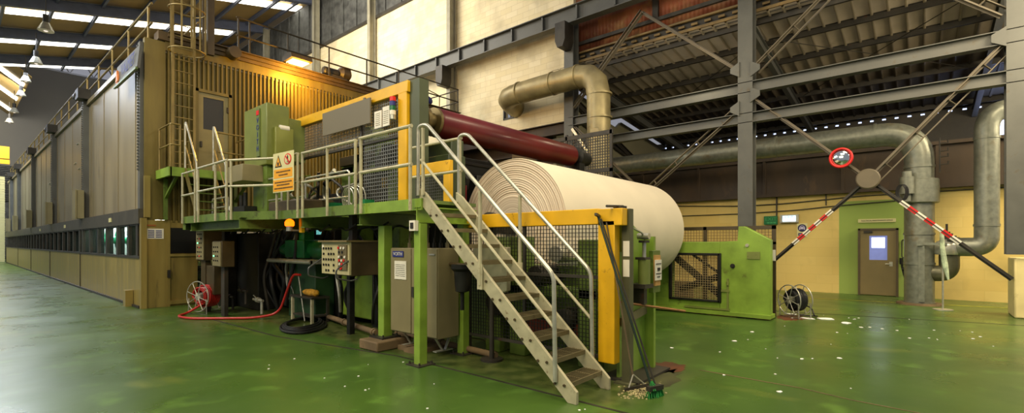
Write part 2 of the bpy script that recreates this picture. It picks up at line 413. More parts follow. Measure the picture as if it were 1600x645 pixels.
# stained cladding above the aisle roof, right of the brick
m = M(); v = []; y = -9; k = 0
while y < 10.2: v += [(15.75+(.03 if k % 2 else 0), y, 8.95), (15.75+(.03 if k % 2 else 0), y, 12)]; y += .07; k += 1
m.add(v, [(2*i, 2*i+1, 2*i+3, 2*i+2) for i in range(k-1)]); o = struct('wall_cladding', m, clad_red)
so = o.modifiers.new('Solid', 'SOLIDIFY'); so.thickness = .01
m = M()
for z in (9.25, 10.4): m.bar((15.66,-9,z), (15.66,10.2,z), .1, .12)
for y in (1.0, 6.9): m.box(15.6,15.7,y-.1,y+.1,9.2,12)
struct('beam', m, dark_steel)
m = M(); m.bar((15.6,-9,8.87), (15.6,10.2,8.87), .08, .06); m.bar((15.62,-9,8.55), (15.62,10.2,8.55), .1, .09)
y = -8.8
while y < 10: m.box(15.6, 15.66, y, y+.2, 8.68, 8.75); y += .42
m2 = M(); m2.box(15.7, 15.72, -9, 10.2, 8.45, 8.97); struct('wall_strip', m2, dark_steel); struct('trim_7', m, pm('ochre_edge_beam', (120,98,56), .5, .2, var=.25, dirt=RUST, damt=.4))

# main hall roof: sheets rising to the right, rafters, skylight strips
def rz(x): return 14.25 + .22*x
m = M(); m.prism([(-8, rz(-8)+.35), (16.2, rz(16.2)+.35), (16.2, rz(16.2)+.45), (-8, rz(-8)+.45)], 'y', 20, 53.5); struct('ceiling', m, roof_brown)
for k, y in enumerate((26.2, 32.6, 39.4, 45.5, 51.9)):
    m = M(); m.ibeam((-8, y-2.1, rz(-8)-.05), (15.6, y-2.1, rz(15.6)-.05), .6, .3, .03); struct('beam', m, steel_blue)
for x in (-6,-4,-2,0,2,4,6,8,10,12,14,15.2):
    m = M(); m.ibeam((x,20,rz(x)+.2), (x,53.5,rz(x)+.2), .24, .12, .02); struct('beam', m, steel_blue)
n = 0
for y in (26.2, 32.6, 39.4, 45.5, 51.9):
    for x in (-4,-2,0,2,4,6,8,10,12,14):
        if (y < 30 and x < 8) : continue
        if (y > 35 and x > 12): continue
        if (y > 43 and x > 6): continue
        m = M(); a, b = x+.12, x+1.88
        m.prism([(a, rz(a)+.18), (b, rz(b)+.18), (b, rz(b)+.25), (a, rz(a)+.25)], 'y', y, y+.95)
        n += 1; tag(struct('window_%d' % (n+1), m, sky_panel), kind='structure')
# lower roof of the far bays and its steep skylights
def rq(x): return 14.7+.79*(4.3-x)
for y0, xa in ((57,1.7), (63,1.7), (69,1.7)):
    m = M(); m.prism([(xa,rq(xa)-.12),(xa+2.4,rq(xa+2.4)-.12),(xa+2.4,rq(xa+2.4)-.04),(xa,rq(xa)-.04)], 'y', y0-.6, y0+.6); n += 1
    struct('window_%d' % (n+1), m, sky_panel)
m = M(); m.prism([(-3,rq(-3)),(4.3,rq(4.3)),(4.3,rq(4.3)+.1),(-3,rq(-3)+.1)], 'y', 53.6, 71.9); struct('ceiling_far_bay', m, roof_brown)
m = M(); m.box(-14, 16, 72, 72.3, 9.6, 20.5); struct('wall_far', m, pm('grey_far_wall', (112,108,98), .7, var=.06, sc=.3))
m = M()
for i in range(20): m.box(-14, 16, 71.95, 72.1, 6.0+i*.18, 6.1+i*.18)
m.box(-14,16,72.2,72.3,0,9.6); struct('wall_far', m, dark_panel)
m = M(); m.bar((-8,53.4,17.0),(15.6,53.4,17.0),.12,.12); m.bar((-8,53.4,15.6),(15.6,53.4,15.6),.12,.12)
for i in range(14): x=-7+i*1.5; m.bar((x,53.4,15.6),(x+.75,53.4,17.0),.07,.07); m.bar((x+.75,53.4,17.0),(x+1.5,53.4,15.6),.07,.07)
struct('beam', m, steel_blue)
# far crane and stacked pale material at the far left
t = thing('overhead_crane', 'yellow overhead crane girder at the far left end of the hall', 'crane', (0, 63, 7))
m = M(); m.box(-6, 3.6, 62.6, 63.2, 9.2, 10.3); part('girder', m, yellow, t)
m = M(); m.box(-6, 3.6, 62.4, 62.6, 8.7, 9.1); part('lower_rail', m, yellow, t)
k = 0
for z in range(9):
    for x in (-.6, .7, 2.0):
        m = M(); m.box(x, x+1.2, 60.6, 61.7, z*.82, z*.82+.82)
        for q in range(3): m.box(x-.02, x+1.22, 60.58, 60.6, z*.82+.15+q*.2, z*.82+.19+q*.2)
        single('stacked_bale', m, sign_cream, 'pale wrapped bale stacked against the far left wall', 'bale', 'pale bales stacked at the far left')

# hanging lamps of the main bay
def bay_lamp(x, y, z, label):
    t = thing('high_bay_lamp', label, 'lamp', (x, y, z), 'hanging bell lamps under the hall roof')
    m = M(); m.lathe((x,y,z), (0,0,1), [(0,.3),(.1,.26),(.38,.14),(.4,.05)], 20); part('lamp_shade', m, galv, t)
    m = M(); m.cyl((x,y,z+.38), (x,y,z+.75), .11, 12); part('ballast', m, dark_steel, t)
    m = M(); m.cyl((x,y,z+.75), (x,y,z+1.8), .02, 6); part('hanger', m, dark_steel, t)
    m = M(); m.ball((x,y,z+.08), .12, 10); part('bulb', m, em('bay_bulb', (255,240,220), 1.), t)
bay_lamp(2.95, 31.0, 11.5, 'hanging bell lamp nearest the camera at upper left')
bay_lamp(3.35, 39.5, 12.15, 'second hanging bell lamp from the front at left')
bay_lamp(3.55, 48, 13.0, 'third hanging bell lamp from the front at left')
bay_lamp(3.6, 52, 12.8, 'fourth hanging bell lamp from the front at left')
bay_lamp(3.55, 57, 12.4, 'fifth hanging bell lamp from the front at left')
bay_lamp(3.5, 61, 12.2, 'farthest hanging bell lamp at the left edge')
bay_lamp(4.75, 23.5, 12.9, 'hanging bell lamp at the top edge above the hood sign')
bay_lamp(13.4, 28.0, 11.8, 'bell lamp near the brick wall beyond the hood roof')

# ================================================================ THE DRYING HOOD
hx = 3.15
H = thing('drying_hood', 'long grey and olive sheet metal hood with window strip running away at left', 'machine hood', (hx, 15, 0))
m = M(); m.box(hx, hx+.12, 15, 58, .05, 1.28); part('lower_panel', m, stainless, H)
m = M()
for y in (23.45, 31.5, 39.6, 47.6): m.box(hx-.02, hx+.02, y, y+.06, .05, 2.15)
m.box(hx-.04, hx, 15, 58, .0, .06); part('panel_seam', m, dark_steel, H)
m = M(); m.box(hx-.05, hx+.3, 14.98, 58, 2.14, 2.52); part('band', m, hood_band, H)
m = M(); m.box(hx-.03, hx+.14, 15, 58, 1.26, 1.32); m.box(hx-.01, hx+.14, 15, 58, 2.1, 2.16)
wy = [15.28, 16.22, 17.5, 18.95, 20.25, 21.6, 22.95]
y = 23.6
while y < 57.5: wy.append(y); y += 1.32
for y in wy: m.box(hx-.02, hx+.14, y-.1, y+.1, 1.3, 2.14)
part('window_frame', m, dark_steel, H)
for a, b in zip(wy[:-1], wy[1:]):
    m = M(); m.box(hx+.05, hx+.06, a+.1, b-.1, 1.32, 2.1); part('window_pane', m, glass, H)
m = M(); m.box(3.3, 3.42, 15, 58, 2.52, 6.62); part('side_panel', m, hood_side, H)
m = M(); m.box(3.22, 3.5, 15, 58, 6.58, 6.72)
y = 16.2
while y < 58:
    m.box(3.285, 3.3, y, y+.035, 2.55, 6.6); y += 2.03
part('top_flashing', m, hood_side, H)
for i, y in enumerate((15.12, 22.95, 30.9, 39.2, 47.9, 54)):
    m = M(); m.box(3.14, 3.3, y-.1, y+.1, 2.5, 6.75)
    for q in range(40): m.box(3.1, 3.14, y-.03, y+.03, 3.5+q*.08, 3.54+q*.08)
    p = part('door_guide', m, steel_grey, H)
    if i:
        m = M(); m.box(2.92, 3.14, y-.28, y+.28, 2.52, 3.52); m.box(2.9, 2.94, y-.3, y+.3, 2.5, 3.54); part('guide_cover', m, olive if i < 0 else cabinet_m, p)
        m = M(); m.box(2.95, 3.3, y-.45, y+.15, 6.75, 7.1); m.cyl((3.05,y+.1,6.95), (3.05,y+.5,6.95), .13, 12); part('lifting_motor', m, dark_steel, p)
# handles and small labels of the side
m = M()
for y, z in ((24.6,4.5),(25.5,4.8),(24.9,5.5),(33,4.6)): m.box(3.26,3.3,y,y+.35,z,z+.03)
part('handle', m, galv, H)
m = M()
for y in (18.0, 26.5, 34.6): m.box(hx-.07, hx-.05, y, y+.3, 2.26, 2.38)
part('label_plate', m, sign_cream, H)
# gable: frame, cladding ribs, base
m = M(); m.box(3.22, 3.66, 14.94, 15.1, 2.25, 6.86); m.box(3.66, 12.5, 14.96, 15.1, 6.66, 6.98); part('corner_post', m, hood_olive, H)
m = M(); x = 3.66; pr_ = []
while x < 12.4: pr_ += [(x, 15.02), (x+.04, 15.02), (x+.055, 14.95), (x+.095, 14.95)]; x += .115
v = []
for (xx, yy) in pr_: v += [(xx, yy, 2.2), (xx, yy, 6.68)]
m.add(v, [(2*i, 2*i+2, 2*i+3, 2*i+1) for i in range(len(pr_)-1)]); part('gable_cladding', m, hood_olive, H)
m = M(); m.box(3.5, 14.0, 14.9, 15.3, 6.9, 7.12); m.box(3.7, 14.0, 14.84, 14.9, 7.0, 7.12); m.box(3.7, 14.0, 14.74, 14.9, 7.1, 7.125); part('roof_edge', m, pm('roof_edge_brown', (88,70,40), .5, .1, var=.2), H)
m = M(); m.box(3.3, 14.0, 15, 58, 6.6, 6.66); part('hood_roof', m, hood_side, H)
m = M(); m.box(11.4, 11.5, 15, 58, 0, 6.6); part('rear_wall', m, hood_side, H)
m = M(); m.box(hx, 3.72, 14.94, 15.1, 0, 2.24); part('front_panel', m, stainless, H)
m = M(); m.box(hx-.02, hx+.1, 14.85, 15.0, 0, 2.28); m.box(3.2, 3.32, 14.84, 14.96, 2.3, 3.35); part('corner_post', m, stainless, H)
m = M(); m.box(3.7, 4.4, 14.98, 15.06, 0, 2.24); m.box(3.7, 3.76, 14.92, 15, 0, 2.24); m.box(3.76,4.4,14.92,14.98,1.3,1.36); m.box(3.76,4.4,14.92,14.98,.05,.15)
dr = part('service_door', m, stainless, H)
m = M(); m.box(3.78, 4.38, 14.955, 14.975, 1.38, 2.05); part('door_window', m, glass_dark, dr)
m = M(); m.box(3.70, 3.76, 14.88, 14.94, .75, .95); part('door_handle', m, dark_steel, dr)
m = M(); m.box(2.98, 3.14, 15.7, 15.95, 0, .42); part('floor_box', m, stainless, H, label='small sheet box at the foot of the hood corner')
m = M(); m.box(3.27, 3.62, 14.925, 14.94, 1.76, 2.02); nt = part('notice', m, white, H, label='white notice with blue print on the front panel')
m = M()
for r_ in range(5):
    for c_ in range(2): m.box(3.29+c_*.16, 3.42+c_*.16, 14.92, 14.925, 1.79+r_*.042, 1.81+r_*.042)
part('printed_text', m, blue_m, nt)
m = M(); m.box(3.2,3.45,14.92,14.94,2.08,2.12); part('label_plate', m, pm('orange_text', (170,100,40), .6), H)
# back inner lights and dryer cylinders seen through the first windows
for i, y in enumerate((15.9, 17.6, 19.3, 21.0, 22.7)):
    t = thing('drying_cylinder', 'large pale drying cylinder inside the hood behind the bright windows', 'cylinder', (3.9, y, .4), 'drying cylinders inside the hood')
    m = M(); m.lathe((3.75,y,1.75), (1,0,0), [(0,.5),(0,.74),(.05,.76),(6.5,.76),(6.5,.3)], 36); part('shell', m, paper, t)
    m = M(); m.lathe((3.6,y,1.75), (1,0,0), [(0,.1),(.1,.14),(.16,.34)], 20); part('journal', m, teal, t)
m = M(); m.box(3.6, 3.7, 23.2, 57.5, .3, 3.2); struct_ = part('inner_frame', m, pm('inner_dark_green', (20,46,40), .5, var=.4, sc=1.5), H)
for y in (17.0, 20.6):
    m = M(); m.cyl((3.5,y-.7,2.6), (3.5,y+.7,2.6), .03, 8)
    t = single('fluorescent_tube', m, tube_glow, 'cool white tube lamp inside the hood above the %s windows' % ('nearest' if y < 18 else 'farther'), 'lamp', 'tube lamps inside the hood')
m = M(); m.box(9.0, 9.1, 15.2, 23.2, .1, 3.2); part('inner_wall', m, white, H)
# hood sign
S = thing('hood_sign', 'tilted grey maker signboard with blue letters high on the hood corner', 'sign', (3.1, 15.8, 5.9))
m = M(); m.prism([(3.0,5.95),(3.06,5.95),(3.12,6.54),(3.06,6.54)], 'y', 14.62, 17.05); part('board', m, steel_grey, S)
m = M(); m.box(2.97, 3.02, 14.62, 17.05, 5.92, 5.97); part('lower_edge', m, lime_dark, S)
R = text('VALMET', S, (3.005, 15.6, 6.25), .42, '-x', blue_m, sx=.95)
m = M(); m.lathe((3.02,16.72,6.12), (-1,0,0), [(0,.14),(.03,.14)], 12); m.prism([(16.86,6.05),(16.72,6.36),(16.58,6.05)], 'x', 2.98, 3.03); part('emblem', m, pm('orange_emblem', (214,128,66), .5), S)
# side rail on the hood roof and gable catwalk rail
def railing(name, label, path, zs, posts, r=.024, mat=galv, cat='railing', group=None, z0=None):
    t = thing(name, label, cat, (path[0][0], path[0][1], z0 if z0 is not None else min(zs)-.5), group)
    for i, z in enumerate(zs):
        m = M(); m.tube(fil([(x, y, z) for x, y in path], .06), r, 8); part('top_rail' if i == 0 else 'mid_rail', m, mat, t)
    for (x, y, a, b) in posts:
        m = M(); m.cyl((x,y,a), (x,y,b), r*.95, 8); part('post', m, mat, t)
    return t
ochre_tube = pm('ochre_tube', (138,118,66), .45, .3, var=.2)
dark_tube = pm('dark_tube', (60,52,36), .45, .3, var=.2)
railing('safety_railing', 'ochre tube railing along the left edge of the hood roof', [(3.36,14.9),(3.36,57.5)], (7.75, 7.25), [(3.36, 15.2+i*2.1, 6.7, 7.76) for i in range(21)], .03, ochre_tube, z0=6.7)
railing('safety_railing', 'second tube railing across the hood roof behind the first', [(4.6,15.6),(4.6,57.5)], (7.9, 7.4), [(4.6, 16.2+i*2.1, 6.7, 7.9) for i in range(20)], .025, ochre_tube, z0=6.7)
railing('safety_railing', 'dark tube railing of the catwalk above the gable lamp', [(5.3,14.78),(13.9,14.78),(13.9,17.5),(11.6,17.5)], (8.06, 7.55), [(x, 14.78, 7.12, 8.06) for x in (5.35,5.65,6.75,8.1,9.5,10.85,12.25,13.85)]+[(13.9,17.4,7.12,8.06),(12.4,17.5,7.12,8.06)], .026, dark_tube, z0=7.1)
# small drive and electric motor at the gable top
t = thing('winch_motor', 'small dark electric motor on the hood roof edge right of the lamp', 'motor', (8.5,14.75,7.3))
m = M(); m.lathe((8.0,15.0,7.34), (1,0,0), [(0,.1),(.05,.14),(.5,.14),(.55,.1)], 16); part('motor', m, dark_steel, t)
m = M(); m.lathe((8.55,15.0,7.4), (1,0,0), [(0,.12),(.1,.24),(.35,.24),(.45,.1)], 18); m.box(8.2,8.8,14.85,15.2,7.12,7.24); part('gearbox', m, brown_m, t)
m = M(); m.lathe((5.2,14.55,6.98), (0,1,0), [(0,.16),(.25,.18),(.3,.1)], 18); single('cable_pulley', m, brown_m, 'round brown pulley on the gable top beside the ladder hoops', 'pulley')
m = M(); m.lathe((11.6,14.58,7.0), (0,1,0), [(0,.14),(.25,.16),(.3,.08)], 18); single('cable_pulley', m, dark_steel, 'dark round pulley on the roof edge near the red roll', 'pulley')
# gable lamp
t = thing('wall_lamp', 'orange glowing wedge lamp over the corrugated gable', 'lamp', (6.95,14.6,7.15))
m = M(); m.prism([(14.94,7.2),(14.94,7.34),(14.6,7.42),(14.35,7.36),(14.3,7.22)], 'x', 6.65, 7.3); part('lamp_housing', m, brown_m, t)
m = M(); m.box(6.72, 7.23, 14.38, 14.82, 7.17, 7.2); part('lamp_glass', m, lamp_glow, t)
# landing, its door and ladder
t = thing('gable_door', 'olive metal door with clouded window high on the hood gable', 'door', (4.75,14.9,3.5))
m = M()
m.box(4.3,4.38,14.82,14.96,3.5,5.82); m.box(5.12,5.2,14.82,14.96,3.5,5.82); m.box(4.3,5.2,14.82,14.96,5.74,5.82); part('door_frame', m, hood_olive, t)
m = M(); m.box(4.38, 5.12, 14.86, 14.92, 3.5, 4.75); m.box(4.38,4.5,14.86,14.92,4.75,5.74); m.box(5.0,5.12,14.86,14.92,4.75,5.74); m.box(4.5,5.0,14.86,14.92,5.62,5.74); part('door_leaf', m, pm('olive_door', (134,124,80), .4, .2, var=.1), t)
m = M(); m.box(4.5, 5.0, 14.88, 14.9, 4.75, 5.62); part('window_pane', m, glass_dark, t)
m = M(); m.box(4.53,4.97,14.905,14.915,4.78,5.6); part('backing', m, olive, t)
m = M(); m.box(4.42,4.46,14.8,14.86,4.25,4.4); m.box(5.08,5.12,14.82,14.86,5.3,5.45); m.box(5.08,5.12,14.82,14.86,3.8,3.95); part('hinge', m, dark_steel, t)
t = thing('caged_ladder', 'olive caged ladder climbing the gable to the hood roof', 'ladder', (4.0,14.6,3.5))
m = M()
for x in (3.74, 4.22): m.box(x-.025, x+.025, 14.6, 14.66, 3.5, 8.6)
part('side_rail', m, ochre_tube, t)
for i in range(17):
    m = M(); m.cyl((3.74,14.63,3.7+i*.3), (4.22,14.63,3.7+i*.3), .014, 6); part('rung', m, ochre_tube, t)
m = M()
for z in (6.55, 7.6, 8.5):
    m.tube([(3.98+.4*math.cos(a), 14.35+.36*math.sin(a), z) for a in [2*PI*i/24 for i in range(25)]], .018, 6)
for a in (200, 240, 270, 300, 340): 
    a = math.radians(a); x, y = 3.98+.4*math.cos(a), 14.35+.36*math.sin(a); m.box(x-.02, x+.02, y-.006, y+.006, 6.55, 9.3)
part('cage', m, ochre_tube, t)
m = M(); m.box(4.5,4.66,14.5,14.62,6.7,9.4); m.box(4.36,4.4,14.45,14.5,6.5,9.4); single('roof_mast', m, brown_m, 'square brown mast rising beside the ladder cage', 'mast')
# ================================================================ PLATFORM
Dk = thing('platform', 'lime green steel platform deck edged with deep fascia beams', 'platform', (4.1, 8, 2.0))
m = M(); m.prism([(4.14,5.15),(4.1,8.5),(4.04,9.2),(3.56,10.15),(3.56,13.0),(4.1,13.9),(5.2,13.9),(5.2,5.15)], 'z', 2.2, 2.25); part('deck_plate', m, lime_dark, Dk)
edge = [(4.12,5.12),(4.09,8.5),(4.03,9.2),(3.55,10.15),(3.53,13.0)]
for a, b, mt in ((edge[3], edge[4], lime_dark), (edge[0], (4.11,6.62), lime), ((4.11,6.62), edge[1], lime_dark), (edge[1], edge[2], lime_dark), (edge[2], edge[3], lime_dark)):
    m = M(); m.bar((a[0]+.02,a[1],2.175), (b[0]+.02,b[1],2.175), .03, .15); m.bar((a[0]+.07,a[1],2.25), (b[0]+.07,b[1],2.25), .12, .02); part('fascia', m, mt, Dk)
m = M(); m.bar((3.55,13.0,2.1),(4.3,13.9,2.1),.06,.28); part('fascia', m, lime_dark, Dk)
for (p, q) in (((3.6,9.9),(5.5,9.9)), ((3.6,12.7),(5.5,12.7)), ((4.15,8.5),(5.5,8.5)), ((4.15,6.65),(5.5,6.65)), ((4.11,5.2),(5.2,5.2)), ((3.75,10.1),(3.75,12.9))):
    m = M(); m.ibeam((p[0],p[1],2.04),(q[0],q[1],2.04),.22,.14,.015); part('joist', m, lime if p[1] < 6 else lime_dark, Dk)
Z0 = 2.25
def plat_post(x, y, base=2.1, top=3.25): return (x, y, base, top)
rk = 'white tube railings around the platform'
railing('platform_railing', 'light tube railing gate at the stair head of the platform', [(4.06,5.24),(4.06,6.5)], (3.24, 2.72), [plat_post(4.06,5.27),plat_post(4.06,6.47)], .026, cream_metal, group=rk, z0=2.25)
railing('platform_railing', 'long light tube railing between the sign and the grey hanging panel', [(4.06,6.6),(4.04,8.3)], (3.23, 2.72), [plat_post(4.06,6.62),plat_post(4.05,7.45),plat_post(4.04,8.28)], .024, cream_metal, group=rk, z0=2.25)
railing('platform_railing', 'bent light tube railing carrying the yellow warning sign', [(4.03,8.42),(3.98,9.2),(3.5,10.12)], (3.24, 2.74), [plat_post(4.03,8.44),plat_post(3.98,9.16,2.1),plat_post(4.3,9.4,2.25),plat_post(3.52,10.08)], .024, cream_metal, group=rk, z0=2.25)
railing('platform_railing', 'light tube railing receding left of the warning sign', [(3.5,10.2),(3.5,11.9)], (3.26, 2.76), [plat_post(3.5,10.24),plat_post(3.5,10.85),plat_post(3.5,11.87)], .024, cream_metal, group=rk, z0=2.25)
railing('platform_railing', 'short light tube railing at the far left end of the platform', [(3.5,12.05),(3.5,12.98)], (3.24, 2.74), [plat_post(3.5,12.08),plat_post(3.5,12.95)], .024, cream_metal, group=rk, z0=2.25)
railing('platform_railing', 'light tube railing behind the stair head beside the yellow guard', [(4.9,5.15),(4.9,6.35)], (3.2, 2.72), [plat_post(4.9,5.18,2.2,3.2),plat_post(4.9,6.35,2.2,3.2)], .022, cream_metal, group=rk, z0=2.25)
def loop_rail(label, x, y0, y1, za, zb, mat=galv):
    t = thing('guard_loop', label, 'railing', (x, (y0+y1)/2, 2.25))
    m = M(); m.tube(fil([(x,y0,2.25),(x,y0,za),(x,y1,za),(x,y1,2.25)], .07), .02, 8); part('top_rail', m, mat, t)
    m = M(); m.tube([(x,y0,zb),(x,y1,zb)], .018, 8); part('mid_rail', m, mat, t)
loop_rail('low galvanised loop rail behind the long railing', 4.75, 7.95, 9.6, 2.98, 2.5)
loop_rail('low galvanised loop rail left of the warning sign', 4.4, 9.9, 10.8, 3.0, 2.55)
loop_rail('small far loop rail under the landing stair', 4.2, 12.2, 13.2, 2.72, 2.5)
# warning sign
S = thing('warning_sign', 'cream and yellow warning sign with triangle and no-entry symbols', 'sign', (3.95,8.8,2.55))
a = Vector((4.0,8.44,0)); b = Vector((3.955,9.17,0)); d = (a-b).normalized(); nn = Vector((-1,0,0)); nn = Vector((d.y, -d.x, 0)); nn = nn if nn.x < 0 else -nn
def sgn(u0, u1, z0, z1, mat, name, par, k=1):
    L = (a-b).length; m = M(); P0 = b + d*L*u0 + nn*(.035+.004*k); P1 = b + d*L*u1 + nn*(.035+.004*k)
    v = []
    for z in (z0, z1):
        for p in (P0, P1): v.append((p.x, p.y, z))
    for z in (z0, z1):
        for p in (P0, P1): v.append((p.x-nn.x*.004, p.y-nn.y*.004, z))
    m.add(v, [(0,1,3,2),(4,6,7,5),(0,4,5,1),(2,3,7,6),(0,2,6,4),(1,5,7,3)]); return part(name, m, mat, par)
sgn(0,1,2.58,3.3,sign_cream,'board',S); sgn(.05,.93,2.84,3.0,orange_l,'text_panel',S,2); sgn(.02,.98,2.6,2.81,orange_l,'text_panel',S,2)
for z, w in ((2.95,.66),(2.89,.4),(2.76,.8),(2.71,.6),(2.65,.84)):
    u = .5-w/2
    while u < .5+w/2: k = random.uniform(.02,.05); sgn(u, u+k, z-.012, z+.012, brown_m, 'print_line', S, 3); u += k+.02
def sgpoly(pts, mat, name, k):
    L = (a-b).length; m = M(); v = []
    for (u, z) in pts: p = b + d*L*u + nn*(.035+.004*k); v.append((p.x, p.y, z))
    for (u, z) in pts: p = b + d*L*u + nn*(.031+.004*k); v.append((p.x, p.y, z))
    n = len(pts); m.add(v, [tuple(range(n)), tuple(range(2*n-1,n-1,-1))]+[(i,(i+1)%n,n+(i+1)%n,n+i) for i in range(n)]); return part(name, m, mat, S)
sgpoly([(.1,3.04),(.44,3.04),(.27,3.26)], ink, 'warning_triangle', 2); sgpoly([(.15,3.06),(.39,3.06),(.27,3.225)], orange_l, 'triangle_field', 3)
sgpoly([(.24,3.07),(.3,3.07),(.3,3.1),(.34,3.13),(.27,3.12),(.21,3.14),(.25,3.1)], ink, 'pictogram', 4)
def ell(cu, cz, ru, rz_, n=24): return [(cu+ru*math.cos(2*PI*i/n), cz+rz_*math.sin(2*PI*i/n)) for i in range(n)]
sgpoly(ell(.72,3.16,.17,.1), red, 'prohibition_ring', 2); sgpoly(ell(.72,3.16,.13,.08), sign_cream, 'ring_field', 3)
sgpoly([(.70,3.09),(.73,3.14),(.71,3.2),(.74,3.23),(.76,3.2),(.75,3.14),(.78,3.09),(.75,3.1),(.735,3.13)], ink, 'pictogram', 4)
sgpoly([(.62,3.21),(.65,3.225),(.82,3.11),(.8,3.09)], red, 'prohibition_bar', 5)

# legs of the platform
def post_leg(x, y, w, mat, label, z0=0, foot=True):
    t = thing('platform_column', label, 'column', (x, y, 0))
    m = M(); m.box(x-w/2, x+w/2, y-w/2, y+w/2, z0, 1.93); part('shaft', m, mat, t, bevel=.008)
    m = M(); m.box(x-w*1.1, x+w*1.1, y-w*1.1, y+w*1.1, z0-.02 if z0 else 0, z0+.015); part('base_plate', m, dark_steel, t)
    for i, j in ((-1,-1),(1,-1),(1,1),(-1,1)): m = M(); m.cyl((x+i*w*.8,y+j*w*.8,z0), (x+i*w*.8,y+j*w*.8,z0+.05), .015, 6); part('bolt', m, dark_steel, t)
    return t
t = post_leg(4.18, 5.2, .13, lime, 'front lime green column holding the platform corner at the stair')
m = M(); m.box(4.05,4.11,5.16,5.28,1.82,1.96); part('switch_box', m, white, t); m = M(); m.box(4.04,4.05,5.19,5.25,1.85,1.93); part('switch_face', m, ink, t)
post_leg(4.55, 6.55, .16, lime, 'middle lime green column standing on a low concrete block', .16)
post_leg(5.02, 5.24, .13, lime, 'rear lime green column behind the stair')
m = M(); m.box(4.2,4.85,6.25,6.75,0,.15); single('concrete_block', m, conc, 'low stained concrete block under the middle green column', 'block', bevel=.02)
m = M(); m.box(4.5,5.2,5.7,6.0,0,.06); single('timber_packer', m, conc, 'flat brown packer under the cabinet right foot', 'packer')
m = M(); m.box(4.55,5.1,6.0,6.22,0,.07); single('timber_packer', m, conc, 'flat brown packer under the cabinet left foot', 'packer')

# ================================================================ STAIR
T = thing('steel_stair', 'cream painted steel stair with grated treads climbing to the platform', 'stair', (4.5, 3.9, 0))
pf = [(2.68,0),(2.79,0),(5.2,2.21),(5.2,2.4),(5.08,2.33),(2.68,.13)]
for x in (4.18, 4.85):
    m = M(); m.prism(pf, 'x', x-.02, x+.02); s = part('stringer', m, cream_metal, T, bevel=.004)
    for i in range(10):
        z = .205*(i+1); y = (z+2.44)/.916
        for dy in (-.06, .06): m = M(); m.cyl((x-.035, y+dy, z-.03), (x+.035, y+dy, z-.03), .016, 6); part('bolt', m, brown_m, s)
tread_m = pm('tread_steel', (122,112,80), .45, .5, var=.2, dirt=(76,60,36), damt=.5)
for i in range(10):
    z = .205*(i+1); y = (z+2.44)/.916; m = M()
    m.box(4.2,4.83,y-.12,y-.105,z-.05,z); m.box(4.2,4.83,y+.105,y+.12,z-.04,z)
    for x in (4.2,4.41,4.62,4.81): m.box(x,x+.02,y-.11,y+.11,z-.035,z-.004)
    for q in range(7): m.box(4.2,4.83,y-.09+q*.028,y-.084+q*.028,z-.02,z)
    part('tread', m, tread_m, T)
for x, nm in ((4.14, 'near'), (4.89, 'far')):
    m = M(); m.tube(fil([(x,5.2,2.3),(x,5.2,3.24),(x,5.02,3.24),(x,2.95,1.32),(x,2.93,.2)], .09), .025, 10); part('handrail', m, galv, T)
    m = M(); m.tube(fil([(x,5.14,2.78),(x,2.94,.76)], .05), .019, 8); part('mid_rail', m, cream_metal, T)
    m = M(); m.cyl((x,4.03,1.15), (x,4.03,2.28), .024, 8); m.box(x-.012,x+.012,3.99,4.07,1.1,1.4); part('handrail_post', m, cream_metal, T)
m = M(); m.tube([(4.14,5.1,2.3),(4.14,5.1,3.2)], .024, 8); part('handrail_post', m, cream_metal, T)

# landing stair at the gable
L = thing('landing', 'small green steel landing in front of the gable door', 'platform', (4.5,14.3,3.4))
m = M(); m.box(3.5,5.35,13.85,14.92,3.46,3.5); part('deck_plate', m, lime_dark, L)
m = M(); m.box(3.48,5.37,13.8,13.86,3.28,3.5); m.box(3.45,3.51,13.8,14.92,3.28,3.5); part('fascia', m, lime, L)
for x in (3.6,5.25): m = M(); m.box(x,x+.08,14.8,14.9,2.25,3.3); m.bar((x+.04,14.85,2.8),(x+.04,13.9,3.3),.06,.06); part('bracket', m, lime_dark, L)
railing('landing_railing', 'ochre tube railing on the left of the landing', [(3.5,14.85),(3.5,13.85),(3.7,13.85)], (4.55,4.05), [(3.5,14.8,3.4,4.55),(3.5,13.88,3.4,4.55),(3.7,13.85,3.3,4.55)], .02, ochre_tube, z0=3.5)
railing('landing_railing', 'ochre tube railing on the right of the landing', [(4.5,13.85),(5.32,13.85),(5.32,14.85)], (4.5,4.0), [(4.52,13.85,3.4,4.5),(5.32,13.87,3.4,4.5),(5.32,14.8,3.4,4.5)], .02, ochre_tube, z0=3.5)
T2 = thing('landing_stair', 'short steep olive stair from the deck to the gable landing', 'stair', (4.1,13.4,2.25))
for x in (3.8,4.42):
    m = M(); m.prism([(12.85,2.25),(13.0,2.25),(13.86,3.35),(13.86,3.5),(13.8,3.5)], 'x', x-.015, x+.015); part('stringer', m, hood_olive, T2)
    m = M(); m.tube(fil([(x,13.84,3.5),(x,13.84,4.62),(x,13.78,4.62),(x,13.0,3.55),(x,12.98,2.3)], .06), .022, 8); part('handrail', m, galv, T2)
    m = M(); m.tube([(x,13.8,4.05),(x,13.0,2.98)], .016, 8); part('mid_rail', m, ochre_tube, T2)
for i in range(5):
    m = M(); z = 2.45+i*.21; y = 13.02+i*.165; m.box(3.8,4.42,y-.08,y+.08,z-.02,z); part('tread', m, lime_dark, T2)

